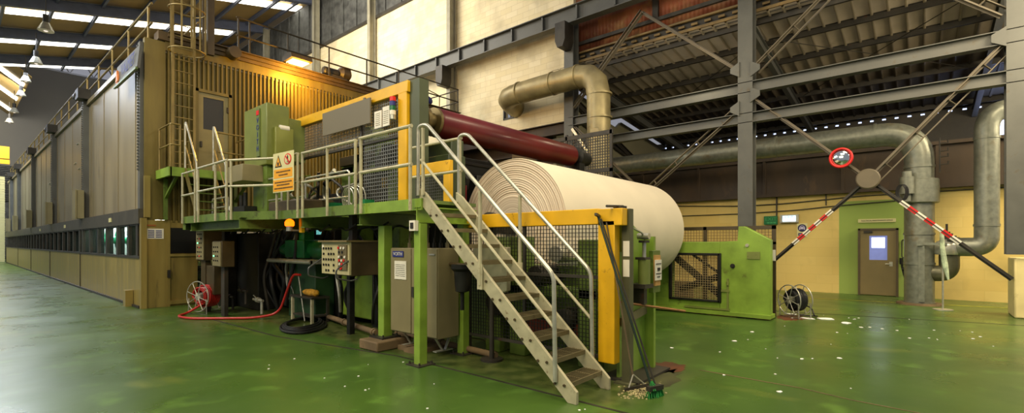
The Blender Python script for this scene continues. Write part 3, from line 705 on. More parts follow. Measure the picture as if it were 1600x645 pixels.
# ================================================================ ON THE PLATFORM
t = thing('drive_cabinet', 'tall green steel enclosure with vertical maker lettering on the platform', 'enclosure', (4.6,11,2.25))
m = M(); m.box(4.32,4.8,10.42,11.6,3.3,4.6); part('housing', m, pm('enclosure_green', (112,120,48), .45, var=.1, dirt=(82,86,40), damt=.4), t, bevel=.02)
m = M(); m.box(4.36,4.8,10.5,11.2,2.25,3.32); part('pedestal', m, lime_dark, t)
m = M(); m.box(4.46,4.84,10.32,10.44,3.0,4.1); part('front_cover', m, pm('cover_green', (132,136,60), .4, var=.1), t, bevel=.01)
m = M(); m.lathe((4.55,10.36,4.1), (1,0,0), [(0,.02),(.01,.06),(.2,.06),(.21,.02)], 12); part('motor_cap', m, white, t)
m = M(); m.box(4.29,4.33,10.72,10.86,3.5,4.52); p = part('label_strip', m, pm('strip_green', (96,110,56), .5), t)
for i, c in enumerate('VOITH'): text(c, p, (4.285,10.79,4.26-i*.15), .16, '-x', blue_m)
m = M(); m.box(4.28,4.3,10.73,10.85,4.38,4.48); part('emblem', m, red, p)
m = M(); m.box(3.95,4.4,10.7,11.5,2.95,3.3); part('side_box', m, cabinet_m, t, bevel=.01)
m = M(); m.box(4.82,5.25,10.6,11.5,3.45,4.4); single('gearbox', m, olive, 'dark olive box fixed right of the tall green enclosure', 'gearbox', bevel=.02)
# upper yellow guard
G = thing('upper_guard', 'yellow framed mesh guard above the platform with grey panel', 'guard', (5.2,8.9,2.25))
m = M(); m.box(5.14,5.26,6.75,10.86,4.27,4.47); part('top_beam', m, yellow, G, bevel=.01)
m = M(); m.box(5.14,5.26,6.78,7.02,2.25,4.28); part('post', m, yellow, G, bevel=.01)
m = M(); m.grid('x', 5.22, 7.02, 10.75, 3.55, 4.27, .06, .009); m.grid('x', 5.22, 7.02, 8.25, 2.25, 3.55, .07, .013); part('mesh', m, pm('mesh_wire_grey', (128,130,128), .4, .3), G)
m = M(); m.box(5.18,5.24,8.22,8.27,2.25,4.3); m.box(5.18,5.24,7.02,10.75,3.53,3.57); m.box(5.18,5.24,10.7,10.76,3.5,4.3); part('mesh_frame', m, dark_steel, G)
m = M(); m.box(5.2,5.4,6.5,6.76,2.25,4.47); single('guard_column', m, pm('dark_green_col', (66,74,44), .5, var=.15), 'dark green square column right of the upper yellow guard', 'column')
m = M(); m.box(5.07,5.1,7.78,9.52,3.88,4.35); m.box(5.1,5.13,8.0,8.05,4.2,4.4); single('grey_board', m, pm('grey_board_paint', (112,104,84), .6, var=.03), 'plain grey board hung on the upper yellow guard', 'board')
m = M(); m.box(5.085,5.1,7.44,7.66,3.75,4.06); m.box(5.085,5.1,7.2,7.4,3.75,4.1); nt = single('notice_sheet', m, white, 'two white paper sheets on the mesh left of the light stack', 'notice')
for y_ in (7.48, 7.23):
    for q in range(7): m = M(); m.box(5.08,5.085,y_,y_+.14,3.8+q*.035,3.806+q*.035); part('printed_line', m, cabinet_m, nt)
t = thing('stack_light', 'small light stack of red blue and white lenses on the yellow post', 'light', (5.08,7.06,3.8))
for i, (c, z) in enumerate(((galv,3.82),(white,3.9),(teal,3.98),(blue_m,4.06),(red,4.14))):
    m = M(); m.cyl((5.06,7.06,z), (5.06,7.06,z+.075), .055, 14); part('lens' if i else 'base', m, c, t)
# yellow piece beyond stair head
t = thing('stair_head_guard', 'low yellow framed mesh guard beside the stair head', 'guard', (5.2,6.2,2.25))
m = M(); m.box(5.16,5.24,5.7,6.75,2.8,2.98); part('top_beam', m, yellow, t, bevel=.008)
m = M(); m.box(5.16,5.24,5.7,5.85,2.25,2.8); part('post', m, yellow, t, bevel=.008)
m = M(); m.grid('x', 5.2, 5.85, 6.6, 2.27, 2.8, .05, .008); part('mesh', m, steel_grey, t)

# machinery seen on and behind the platform
def blockset(name, label, cat, boxes, loc, mat, extra=()):
    t = thing(name, label, cat, loc)
    m = M()
    for b_ in boxes: m.box(*b_)
    part('frame', m, mat, t, bevel=.02)
    for nm, mm, mt in extra: part(nm, mm, mt, t, 0)
    return t
def rl(x0, x1, y, z, r, n=24): return M().lathe((x0,y,z), (1,0,0), [(0,r*.3),(.01,r*.95),(.04,r),(x1-x0-.04,r),(x1-x0-.01,r*.95),(x1-x0,r*.3)], n)
def fl(y0, y1, x, z, r, n=20): return M().lathe((x,y0,z), (0,1,0), [(0,r*.3),(.01,r*.95),(.03,r),(y1-y0-.03,r),(y1-y0-.01,r*.95),(y1-y0,r*.3)], n)
blockset('press_stand', 'worn green machine side frame behind the mesh guard', 'machine frame',
  [(5.6,6.2,7.6,8.0,1.5,3.4),(5.6,6.1,9.2,9.7,1.4,3.3),(5.6,6.3,7.6,9.7,3.1,3.4),(5.6,6.0,8.3,8.8,3.4,3.8)], (5.8,8.6,0), lime_dark,
  (('roller', rl(5.5,5.9,8.6,3.75,.28), olive), ('handwheel', M().lathe((5.45,8.0,3.2),(1,0,0),[(0,.2),(.03,.22),(.06,.2)],20), dark_steel)))
blockset('calender_stand', 'dark brown machine stand on the deck behind the low rail', 'machine frame',
  [(5.5,5.9,8.6,9.0,2.25,3.5),(5.5,6.0,8.4,9.6,3.3,3.5)], (5.7,8.9,2.25), brown_m)
blockset('reel_drum_frame', 'dark green machine frame under the left end of the red roll', 'machine frame',
  [(5.75,6.05,6.3,8.2,2.9,3.5),(6.25,6.34,7.6,8.2,0,3.0),(5.6,6.0,6.2,6.8,2.2,3.2)], (5.9,7.2,0), pm('dark_machine_green', (54,66,34), .5, var=.25, dirt=(40,34,22), damt=.5),
  (('red_panel', M().box(6.1,6.12,6.3,7.3,2.2,2.7), pm('dark_red_panel', (120,24,30), .5)), ('cylinder', M().cyl((5.8,6.5,2.5),(6.6,7.4,3.2),.1), black_metal)))
t = thing('cable_coil', 'coil of white cable lying on green brackets on the deck', 'cable', (4.7,8.3,2.25))
m = M()
for k_ in range(5):
    r_ = .2+.02*k_; m.tube([(4.9+.05*k_+.0*i, 8.25+r_*math.cos(2*PI*i/24), 2.5+r_*math.sin(2*PI*i/24)) for i in range(25)], .01, 6)
part('loops', m, galv, t)
for y in (7.75, 8.85):
    m = M(); m.box(4.75,5.1,y-.25,y+.12,2.25,2.33); m.box(4.85,5.05,y-.15,y+.05,2.32,2.44); part('bracket', m, teal, t)
random.seed(3)
for i in range(14):
    y = random.uniform(7.6, 12.6); x = random.uniform(5.0, 5.6); z = 2.25; r_ = random.uniform(.03,.08)
    m = M(); pts = [(x, y, z)]
    for q in range(4): pts.append((x+random.uniform(-.15,.25), y+random.uniform(-.5,.5), z+random.uniform(.15,.95)))
    pts.sort(key=lambda p: p[2]); m.tube(fil(pts, .15), r_*.5, 8)
    single('machine_pipe', m, [galv, dark_steel, lime_dark, black][i % 4], 'thin pipe tangled in the machinery behind the platform railing', 'pipe', 'thin pipes among the platform machinery')
t = thing('deck_valve_set', 'small gauge and dark valves on the deck near the left railing', 'valve', (4.2,10.9,2.25))
m = M(); m.box(4.1,4.4,11.0,11.6,2.25,2.45); m.cyl((4.2,11.2,2.4),(4.2,11.2,2.75),.04); m.cyl((4.2,11.4,2.4),(4.2,11.4,2.7),.05); part('body', m, black_metal, t)
m = M(); m.lathe((3.95,11.3,2.4), (-1,0,0), [(0,.05),(.02,.06),(.03,.05)], 16); part('gauge', m, white, t)
m = M(); m.box(4.3,5.0,8.9,10.3,2.25,2.5); single('machine_plinth', m, brown_m, 'low brown machine plinth on the deck under the warning sign', 'plinth', bevel=.03)

# ================================================================ ROLLS
t = thing('paper_roll', 'huge white paper roll with ringed end lying in the reel stands', 'paper roll', (8.75,5.38,.8))
m = M(); m.lathe((6.3,5.38,1.96), (1,0,0), [(.05,.16),(.02,.3),(0,.5)]+[(.012*((i % 2)*1.0)+.008*random.random(), .5+.64*i/34) for i in range(1,34)]+[(.0,1.14),(.03,1.15),(4.87,1.15),(4.92,1.12),(4.92,.16)], 96)
part('paper', m, paper, t)
m = M(); m.lathe((5.3,5.38,1.96), (1,0,0), [(0,.08),(.02,.13),(.4,.13),(.42,.2),(.5,.2),(.52,.15),(6.4,.15),(6.42,.08)], 28); part('core_shaft', m, dark_steel, t)
def ringmat():
    k = N('paper_end'); tc = k.n('ShaderNodeTexCoord'); sp = k.n('ShaderNodeSeparateXYZ'); k.l(tc, 3, sp, 0)
    cb = k.n('ShaderNodeCombineXYZ'); 
    a_ = k.n('ShaderNodeMath', operation='ADD'); a_.inputs[1].default_value = 0; k.l(sp, 1, a_, 0); k.l(a_, 0, cb, 0)
    b_ = k.n('ShaderNodeMath', operation='ADD'); b_.inputs[1].default_value = -1.16; k.l(sp, 2, b_, 0); k.l(b_, 0, cb, 1)
    ln = k.n('ShaderNodeVectorMath', operation='LENGTH'); k.l(cb, 0, ln, 0)
    nz = k.n('ShaderNodeTexNoise'); nz.noise_dimensions = '1D'; nz.inputs['Scale'].default_value = 26; nz.inputs['Detail'].default_value = 6
    k.l(ln, 1, nz, 'W')
    c = k.mix(k.ramp((nz, 0), .36, .6), srgb((190,170,144)), srgb((224,210,188)))
    k.l(c[0], c[1], k.b, 'Base Color'); k.b.inputs['Roughness'].default_value = .9
    return k.m
ring_m = ringmat()
pp = [o for o in t.children if o.name.startswith('paper')][0]; pp.data.materials.append(ring_m)
for pl in pp.data.polygons:
    if abs(pl.normal.x) > .35 and pl.center.x < -2.0: pl.material_index = 1
t = thing('red_roll', 'long dark red rubber roll high above the white paper roll', 'roll', (8.2,7,3.6))
m = M(); m.lathe((5.95,7,3.93), (1,0,0), [(0,.1),(.02,.26),(.05,.275),(4.55,.275),(4.6,.26),(4.62,.1)], 40); part('cover', m, maroon, t)
m = M(); m.lathe((5.3,7,3.93), (1,0,0), [(0,.08),(.05,.14),(.2,.14),(.22,.2),(.32,.2),(.34,.24),(.42,.24),(.44,.16),(.58,.16),(.6,.27),(.66,.27)], 28); part('bearing_housing', m, bronze, t)
m = M(); m.lathe((10.56,7,3.93), (1,0,0), [(0,.12),(.1,.2),(.2,.16),(.24,.26),(.45,.26),(.5,.18),(.8,.18),(.85,.1)], 28); part('bearing_housing', m, black_metal, t)
m = M(); m.box(5.4,5.62,6.85,7.15,3.4,3.8); part('bearing_foot', m, dark_steel, t)
m = M(); m.box(10.7,10.95,6.8,7.2,2.2,3.75); part('bearing_foot', m, black_metal, t)
# cross beams behind the red roll and black swing arms above the paper
t = blockset('reel_cross_beam', 'dark steel cross beam behind and below the red roll', 'beam', [(5.6,11.2,7.9,8.2,3.2,3.6),(5.6,11.0,7.5,7.7,2.9,3.05),(6.2,6.5,6.75,7.8,2.9,3.2)], (8,8,3.2), black_metal,
  (('pipe', M().cyl((5.6,7.4,3.35),(10.9,7.4,3.35),.04), dark_steel), ('swing_arm', M().prism([(6.75,2.7),(7.0,2.7),(7.8,3.2),(7.6,3.4),(6.9,3.2),(6.7,2.9)], 'x', 6.5, 6.6), black_metal)))
# guard fence near the far end of the red roll
t = thing('far_mesh_guard', 'dark framed mesh guard in front of the lagged duct', 'guard', (12.3,7.5,2.2))
m = M(); m.box(12.28,12.34,6.72,6.8,2.2,4.95); m.box(12.28,12.34,8.25,8.32,2.2,4.95); m.box(12.28,12.34,6.7,10.4,4.78,4.9); m.box(12.28,12.34,6.72,8.3,3.7,3.8); part('frame', m, dark_steel, t)
m = M(); m.grid('x', 12.31, 6.8, 8.25, 2.2, 4.78, .08, .022); part('mesh', m, dark_steel, t)
m = M(); m.box(12.2,12.3,8.4,10.4,4.3,4.7); single('orange_tag_plate', m, brown_m, 'dark brown plate behind the far bearing of the red roll', 'plate')

# ================================================================ LOWER GUARD AND NEAR STAND
G = thing('lower_guard', 'yellow framed black mesh guard behind the stair', 'guard', (5.1,3.9,0))
m = M(); m.box(5.05,5.15,2.95,5.2,1.88,2.07); part('top_beam', m, yellow, G, bevel=.008)
m = M(); m.box(5.03,5.16,2.72,2.94,.24,1.92); m.box(5.03,5.16,2.62,2.94,1.86,2.06); part('post', m, yellow, G, bevel=.008)
m = M(); m.grid('x', 5.1, 2.9, 5.2, .3, 1.88, .05, .008); part('mesh', m, black_metal, G)
m = M(); m.box(5.08,5.12,2.9,5.2,.27,.31); m.box(5.08,5.12,4.1,4.14,.3,1.88); m.box(5.08,5.12,2.9,5.2,1.22,1.26); m.box(5.08,5.14,5.18,5.24,0,1.9); part('mesh_frame', m, dark_steel, G)
m = M(); m.box(5.17,5.27,2.6,2.7,0,2.06); m.box(5.1,5.34,2.53,2.77,0,.02); single('guard_column', m, pm('grey_green_post', (84,84,56), .5, var=.15), 'dark square post at the corner of the yellow guard', 'column')
m = M(); m.box(5.165,5.175,2.6,2.68,1.5,1.68); m.box(5.165,5.175,2.6,2.68,1.26,1.46); single('bar_label', m, white, 'white barcode labels on the dark corner post', 'label')
t = thing('reel_stand', 'green steel reel stand plate at the near end of the paper roll', 'reel stand', (5.7,2.8,0))
m = M(); m.prism([(5.27,.03),(5.98,.03),(5.98,1.72),(5.55,1.92),(5.27,2.0)], 'y', 2.78, 2.82); part('end_plate', m, lime, t)
m = M(); m.box(5.97,6.03,2.66,2.86,.02,1.74); part('flange', m, lime, t)
m = M(); m.box(5.9,5.96,2.8,6.6,.02,1.2); m.box(5.8,6.1,2.8,6.4,1.2,1.32); part('side_frame', m, lime_dark, t)
m = M(); m.box(5.2,6.12,2.5,3.0,0,.03); part('base_plate', m, dark_steel, t)
m = M(); m.prism([(5.27,1.55),(5.27,1.95),(5.6,1.8)], 'y', 2.74, 2.78); part('gusset', m, lime, t)
m = M(); m.bar((5.27,2.76,.7),(5.95,2.76,.78),.03,.1); part('brace', m, cabinet_m, t)
a_ = thing('air_cylinder', 'small green upright cylinder with steel rod on the near stand', 'cylinder', (5.6,2.6,1.1))
m = M(); m.cyl((5.6,2.62,1.15),(5.6,2.62,1.45),.075,20); part('barrel', m, olive, a_)
m = M(); m.cyl((5.6,2.62,1.45),(5.6,2.62,1.68),.025,12); part('piston_rod', m, galv, a_)
m = M(); m.box(5.48,5.72,2.55,2.76,1.1,1.15); m.box(5.56,5.64,2.6,2.76,.9,1.1); part('mounting', m, dark_steel, a_)
m = M(); m.box(5.52,5.68,2.57,2.7,1.45,1.48); part('end_cap', m, dark_steel, a_)
m = M(); m.box(5.53,5.67,2.58,2.66,1.66,1.69); part('clevis', m, dark_steel, a_)
m = M(); m.tube(fil([(5.27,2.62,1.84),(5.55,2.62,1.78),(5.62,2.62,1.7)], .05), .012, 8); m.lathe((5.6,2.55,1.74),(0,1,0),[(0,.04),(.15,.04)],12); part('lever', m, galv, a_)
b_ = thing('card_holder', 'green bracket holding taped cardboard and white card on the stand edge', 'bracket', (5.95,2.6,1.0))
m = M(); m.box(5.82,6.04,2.6,2.66,1.02,1.56); part('bracket', m, lime_dark, b_, bevel=.005)
m = M(); m.box(5.83,5.99,2.575,2.6,1.11,1.5); part('cardboard', m, card, b_)
m = M(); m.box(5.81,6.0,2.565,2.575,1.18,1.44); cd = part('card', m, white, b_)
m = M(); m.box(5.83,5.98,2.56,2.565,1.385,1.395); m.box(5.87,5.95,2.56,2.565,1.3,1.34); m.box(5.83,5.98,2.56,2.565,1.26,1.27); m.box(5.86,5.95,2.56,2.565,1.22,1.23); part('print', m, ink, cd)
# machinery behind lower guard
blockset('winder_frame', 'dull green winder frame seen through the lower mesh guard', 'machine frame',
  [(5.45,5.65,3.2,3.5,0,1.7),(5.45,5.7,4.4,4.7,0,1.75),(5.45,5.65,3.2,4.7,.9,1.05),(5.4,5.7,4.85,5.15,0,1.75)], (5.55,3.9,0), lime_dark,
  (('tie_roller', rl(5.5,6.2,3.9,1.5,.12), galv), ('red_beam', M().box(5.5,5.6,3.4,4.4,.35,.55), pm('rust_red', (120,44,24), .6, var=.3)), ('white_sheet', M().box(5.7,5.72,3.3,4.2,1.45,1.75), paper)))
for (y, z, r_) in ((3.7,.6,.16),(4.15,1.2,.14),(4.9,.75,.2)):
    single('guide_roller', rl(5.35,6.2,y,z,r_), dark_steel, {3.7:'small dark guide roller low behind the mesh guard',4.15:'dark guide roller at mid height behind the mesh guard',4.9:'larger dark guide roller behind the stair foot end of the mesh'}[y], 'roller')
t = thing('bucket_hopper', 'rusty cream hopper bucket hanging behind the upper stair treads', 'hopper', (4.75,4.6,.9))
m = M(); m.prism([(4.3,1.0),(4.55,.92),(4.85,1.02),(4.95,1.35),(4.95,1.6),(4.3,1.6)], 'x', 4.94, 5.02); part('body', m, cream_metal, t, bevel=.01)
m = M(); m.cyl((4.98,4.62,0), (4.98,4.62,.95), .035, 10); m.cyl((4.98,4.62,0),(4.98,4.62,.03),.16,14); part('leg', m, dark_steel, t)
for j, (p, q, r_, lab) in enumerate((((5.3,10.06,.1),(4.75,7.1,.12),.05,'long brown floor pipe in front of the green enclosure'), ((5.1,7.0,.1),(5.05,4.6,.06),.045,'brown floor pipe running behind the stair'))):
    m = M(); m.cyl(p, q, r_, 12)
    for u in (.02,.5,.97): P_ = Vector(p).lerp(Vector(q), u); Q_ = (Vector(q)-Vector(p)).normalized()*.03; m.cyl(P_-Q_, P_+Q_, r_*1.35, 12)
    single('floor_pipe', m, conc, lab, 'pipe')
# leaning tools
t = thing('push_broom', 'long green handled push broom leaning on the yellow guard', 'broom', (4.92,2.2,0))
m = M(); m.cyl((4.93,2.22,.1), (4.96,2.9,1.98), .014, 8); part('handle', m, pm('dark_green_handle', (22,40,26), .4), t)
m = M(); m.cyl((4.99,2.2,.1), (5.0,2.88,1.94), .01, 8); part('brace_rod', m, dark_steel, t)
m = M(); m.bar((4.84,2.22,.1),(5.03,2.15,.1),.06,.05); part('head', m, dark_steel, t)
m = M(); random.seed(5)
for i in range(60):
    u = random.random(); x = 4.85+.17*u; y = 2.22-.07*u; m.tube([(x,y,.1),(x+random.uniform(-.04,.04),y+random.uniform(-.04,.04),.0)], .006, 4)
for i in range(30): m.tube([(4.93+random.uniform(-.03,.03),2.22,.16),(4.93+random.uniform(-.07,.07),2.2+random.uniform(-.05,.05),.08)], .006, 4)
part('bristles', m, bristle, t)
m = M(); m.bar((4.86,2.87,1.99),(5.06,2.93,1.97),.03,.03); part('grip', m, dark_steel, t)
t = thing('floor_squeegee', 'thin brown squeegee with triangular foot leaning beside the broom', 'squeegee', (5.08,2.47,0))
m = M(); m.cyl((5.06,2.5,.13), (5.02,2.82,1.9), .01, 8); part('handle', m, pm('grey_brown_handle', (104,88,62), .5), t)
m = M(); m.tube([(5.06,2.5,.16),(4.95,2.5,.03)], .008, 6); m.tube([(5.06,2.5,.16),(5.2,2.42,.03)], .008, 6); part('fork', m, galv, t)
m = M(); m.bar((4.9,2.52,.02),(5.24,2.4,.02),.02,.035); part('blade', m, dark_steel, t)
m = M(); m.cyl((5.2,2.73,.95),(6.42,2.42,.74),.015,8); single('wooden_stick', m, wood, 'reddish wooden stick poking sideways from the corner post', 'stick')
m = M(); m.tube(fil([(4.9,2.75,2.08),(5.3,2.75,2.1)], .01), .015, 6); m.box(5.15,5.3,2.7,2.8,2.06,2.1); single('clamp_bar', m, dark_steel, 'short dark clamp lying on top of the yellow post', 'clamp')
m = M(); random.seed(9)
for i in range(260):
    a1 = random.gauss(0,.14); a2 = random.gauss(0,.09); s_ = random.uniform(.004,.014); x, y = 5.02+a1, 2.38+a2; m.box(x-s_,x+s_,y-s_,y+s_,0,.006)
single('sweepings', m, stone, 'pale scattered dust swept around the broom head', 'dust', kind='stuff')
# ================================================================ UNDER THE PLATFORM
t = thing('operator_console', 'ivory fronted control console with knobs and two bent handles', 'control console', (4.6,7.6,1.1))
m = M(); m.box(4.34,4.95,7.2,8.08,1.1,1.68); part('housing', m, brown_m, t, bevel=.01)
m = M(); m.box(4.3,4.34,7.2,8.1,1.12,1.67); part('control_panel', m, console_m, t, bevel=.004)
m = M(); m.box(4.24,4.96,7.18,8.12,1.67,1.7); part('lid', m, pm('console_lid', (120,104,64), .5), t)
m = M(); m.box(4.28,4.3,7.25,7.52,1.2,1.62); kp = part('sub_panel', m, pm('sub_panel', (104,92,62), .5), t)
random.seed(11)
for (y, z) in [(8.02-.085*c - .0, 1.56-.095*r) for r in range(5) for c in range(6) if (r, c) not in ((0,4),(0,5),(1,1),(1,5),(2,5),(3,5),(3,3),(4,0),(4,3),(4,5))]:
    m = M(); m.cyl((4.3,y,z),(4.286,y,z),.02,10); m.box(4.28,4.287,y-.006,y+.006,z-.022,z+.022); part('knob', m, ink, t)
for i, (y, z, c) in enumerate([(7.5,1.57,red),(7.42,1.57,white),(7.33,1.57,white),(7.48,1.5,ink),(7.38,1.5,ink),(7.48,1.42,white),(7.4,1.42,ink),(7.3,1.42,white),(7.47,1.36,red),(7.4,1.36,white),(7.33,1.36,red),(7.46,1.3,white),(7.39,1.3,red),(7.31,1.3,white),(7.42,1.235,red)]):
    m = M(); m.cyl((4.28,y,z),(4.268,y,z),.022 if i < 14 else .032,10); part('push_button', m, c, t)
m = M(); m.box(4.295,4.3,8.02,8.08,1.57,1.63); part('label', m, white, t)
for y in (8.15, 7.22):
    m = M(); m.tube(fil([(4.4,y,1.42),(4.08,y,1.22),(4.08,y,1.08),(4.35,y,1.02),(4.45,y,1.05)], .04), .014, 8); part('handle', m, pm('handle_grey', (90,92,90), .35, .5), t)
m = M(); m.box(4.6,4.7,7.6,7.72,1.68,2.2); part('hanger', m, dark_steel, t)
m = M(); m.box(4.7,4.8,7.85,7.95,0,1.1); part('stand', m, black_metal, t)
t = thing('electrical_cabinet', 'tall beige electrical cabinet with maker badge and posted sheet', 'cabinet', (4.9,5.8,.26))
m = M(); m.box(4.52,4.92,5.23,6.34,.28,1.58); part('body', m, cabinet_m, t, bevel=.008)
for y0, y1 in ((5.83,6.33),(5.24,5.81)):
    m = M(); m.box(4.5,4.52,y0,y1,.3,1.57); dr = part('door', m, cabinet_m, t, bevel=.004)
    if y0 > 5.5:
        m = M(); m.box(4.49,4.5,5.93,6.22,1.1,1.38); part('posted_sheet', m, white, dr)
        m = M()
        for q in range(7): m.box(4.486,4.49,5.96,6.19,1.15+q*.028,1.155+q*.028)
        part('print', m, steel_grey, dr)
        m = M(); m.box(4.49,4.5,6.0,6.27,1.44,1.53); part('badge', m, blue_m, dr)
        text('VOITH', dr, (4.488,6.135,1.485), .075, '-x', white)
    else:
        m = M(); m.box(4.48,4.5,5.74,5.79,.85,1.0); part('door_handle', m, dark_steel, dr)
        m = M(); m.box(4.49,4.5,5.28,5.4,1.48,1.5); part('name_plate', m, galv, dr)
for y in (5.4, 6.15):
    m = M(); m.bar((4.6,y,.28),(4.75,y,.07),.05,.012); m.bar((4.9,y,.28),(4.8,y,.07),.05,.012); m.box(4.6,4.92,y-.04,y+.04,.06,.075); part('leg', m, galv, t)
random.seed(21)
for i in range(7):
    y = 5.35+i*.15; m = M(); m.tube(fil([(4.8,y,1.58),(4.8,y,1.72),(4.85,y+.05,1.82),(4.88,y+.08,2.0)], .06), .014, 8); m.cyl((4.8,y,1.58),(4.8,y,1.66),.03,8)
    single('cable_gland', m, black_metal if i % 3 else cabinet_m, 'dark cable with gland rising from the beige cabinet top', 'cable', 'cables on top of the beige cabinet')
t = thing('air_filter', 'black round filter bowl on a pipe between cabinet and stair', 'filter', (4.7,5.0,1.1))
m = M(); m.lathe((4.75,4.98,.95), (0,0,1), [(0,.04),(.02,.1),(.3,.12),(.34,.16),(.4,.16)], 20); m.cyl((4.75,4.98,.7),(4.75,4.98,.95),.03,8); part('bowl', m, black_metal, t)
m = M(); m.cyl((4.75,5.3,1.35),(4.75,4.7,1.33),.03,10); part('pipe', m, brown_m, t)
# green enclosure behind
t = thing('pump_enclosure', 'flat lime green enclosure panels low behind the console', 'enclosure', (5.6,8.6,0))
m = M(); m.box(5.45,6.3,8.25,9.55,.12,1.35); part('panel', m, lime, t, bevel=.03)
m = M(); m.box(5.5,6.2,7.0,8.1,.1,1.45); part('panel', m, lime_dark, t, bevel=.03)
m = M(); m.box(5.43,5.5,8.08,8.25,0,1.7); part('post', m, black_metal, t)
m = M(); m.box(5.43,5.5,9.55,9.66,0,1.7); part('post', m, black_metal, t)
# bench, rag
t = thing('work_bench', 'small low steel bench with a rag and rods on top', 'bench', (4.95,9.85,0))
m = M(); m.box(4.8,5.2,9.45,10.4,.5,.54); part('bench_top', m, dark_steel, t)
for x, y in ((4.83,9.49),(5.17,9.49),(4.83,10.34),(5.17,10.34)):
    m = M(); m.box(x-.025,x+.025,y-.025,y+.025,0,.5); part('leg', m, cream_metal if x < 5 else dark_steel, t)
m = M(); m.box(4.82,5.18,9.5,10.3,.12,.15); part('shelf', m, dark_steel, t)
m = M(); m.lathe((4.95,9.5,.61),(0,1,0),[(0,.02),(.05,.07),(.3,.08),(.5,.06),(.62,.02)],14); single('rag', m, orange_cloth, 'rolled ochre rag lying on the low bench', 'rag')
m = M(); m.cyl((4.78,9.7,.04),(4.86,10.15,1.0),.012,8); single('steel_rod', m, galv, 'pale rod leaning on the bench at the red hose end', 'rod')
# black hose coil on the floor
t = thing('black_hose_coil', 'flat black hose coil lying on the floor before the bench', 'hose', (4.45,9.5,0))
m = M(); random.seed(2)
for k_ in range(7):
    rx, ry = .5-.02*k_, 1.0-.05*k_; ox, oy = random.uniform(-.03,.03), random.uniform(-.04,.04)
    m.tube([(4.55+ox+rx*math.cos(2*PI*i/40)*.9+.3*math.sin(2*PI*i/40), 9.3+oy+ry*.8*math.sin(2*PI*i/40), .022+.012*k_) for i in range(41)], .02, 6)
part('loops', m, black, t)
# red hose and reel
def hose_reel(name, label, x, y, r, w, mat, rimm, yaw=0):
    t = thing(name, label, 'hose reel', (x,y,0))
    R_ = Matrix.Rotation(yaw, 4, 'Z')
    def tr(m):
        m.v = [tuple((R_ @ (Vector(p)-Vector((x,y,0)))) + Vector((x,y,0))) for p in m.v]; return m
    zc = r+.06
    for s in (-1, 1):
        m = M(); m.tube([(x+r*math.cos(2*PI*i/28), y+s*w/2, zc+r*math.sin(2*PI*i/28)) for i in range(29)], .012, 6)
        for k_ in range(4): a1 = PI*k_/4+.3; m.tube([(x+r*math.cos(a1),y+s*w/2,zc+r*math.sin(a1)),(x-r*math.cos(a1),y+s*w/2,zc-r*math.sin(a1))], .009, 6)
        m.tube([(x-r*.8,y+s*w/2,zc-.05),(x-r*.85,y+s*w/2,.012),(x+r*.85,y+s*w/2,.012),(x+r*.8,y+s*w/2,zc-.05)], .012, 6)
        part('rim', tr(m), rimm, t)
    m = M(); m.cyl((x,y-w/2,zc),(x,y+w/2,zc),r*.25,14); part('hub', tr(m), rimm, t)
    m = M(); pts = []
    turns = 22; n_ = turns*20
    for i in range(n_+1):
        a1 = 2*PI*i/20; layer = (i//20)//8; u = (i/20) % 8/8; u = u if layer % 2 == 0 else 1-u
        rr = r*(.42+.13*layer)+.01; pts.append((x+rr*math.cos(a1), y-w/2+.03+u*(w-.06), zc+rr*math.sin(a1)))
    m.tube(pts, r*.055, 5); part('hose', tr(m), mat, t)
    return t
hose_reel('red_hose_reel', 'wire reel wound with red hose at the hood corner', 3.95, 12.85, .35, .42, red_hose, galv, PI/2+.35)
m = M(); m.tube(fil([(3.85,12.7,.25),(3.6,12.95,.03),(3.3,12.6,.03),(3.35,12.0,.03),(3.9,11.4,.03),(4.3,11.0,.03),(4.72,10.75,.1),(4.8,10.55,.6),(4.82,10.3,.98),(4.82,9.98,.98)], .3, 8), .026, 8)
single('red_hose', m, red_hose, 'red hose running over the floor and up to the bench', 'hose')
# little control boxes
t = thing('knob_panel', 'upright olive knob panel on a post beside the hood', 'control panel', (4.0,12.95,0))
m = M(); m.box(3.92,4.3,12.9,13.4,1.24,1.98); part('box', m, brown_m, t); m = M(); m.box(3.9,3.92,12.88,13.38,1.26,1.96); part('face', m, cabinet_m, t)
m = M(); m.box(3.98,4.1,13.0,13.3,0,1.24); part('stand', m, brown_m, t)
for i in range(6):
    for j in range(3):
        m = M(); y, z = 13.26-j*.12, 1.86-i*.105; m.cyl((3.9,y,z),(3.885,y,z),.018,8); part('knob', m, (led if (i, j) == (2,0) else [ink, red, ink][j] if i % 2 else ink), t)
t = thing('button_box', 'smaller olive button box next to the knob panel', 'control panel', (4.1,11.9,1.1))
m = M(); m.box(3.92,4.18,11.75,12.3,1.12,1.7); part('box', m, brown_m, t, bevel=.01); m = M(); m.box(3.9,3.92,11.78,12.28,1.14,1.68); part('face', m, cabinet_m, t)
m = M(); m.box(4.02,4.1,11.9,12.1,0,1.12); part('stand', m, dark_steel, t)
for i in range(4):
    for j in range(3): m = M(); y, z = 12.18-j*.12, 1.56-i*.1; m.cyl((3.9,y,z),(3.885,y,z),.018,8); part('knob', m, led if (i, j) == (2,0) else ink, t)
m = M(); m.box(4.0,4.25,12.5,13.3,.45,1.12); single('junction_box', m, brown_m, 'plain olive box below the knob panel', 'box', bevel=.01)
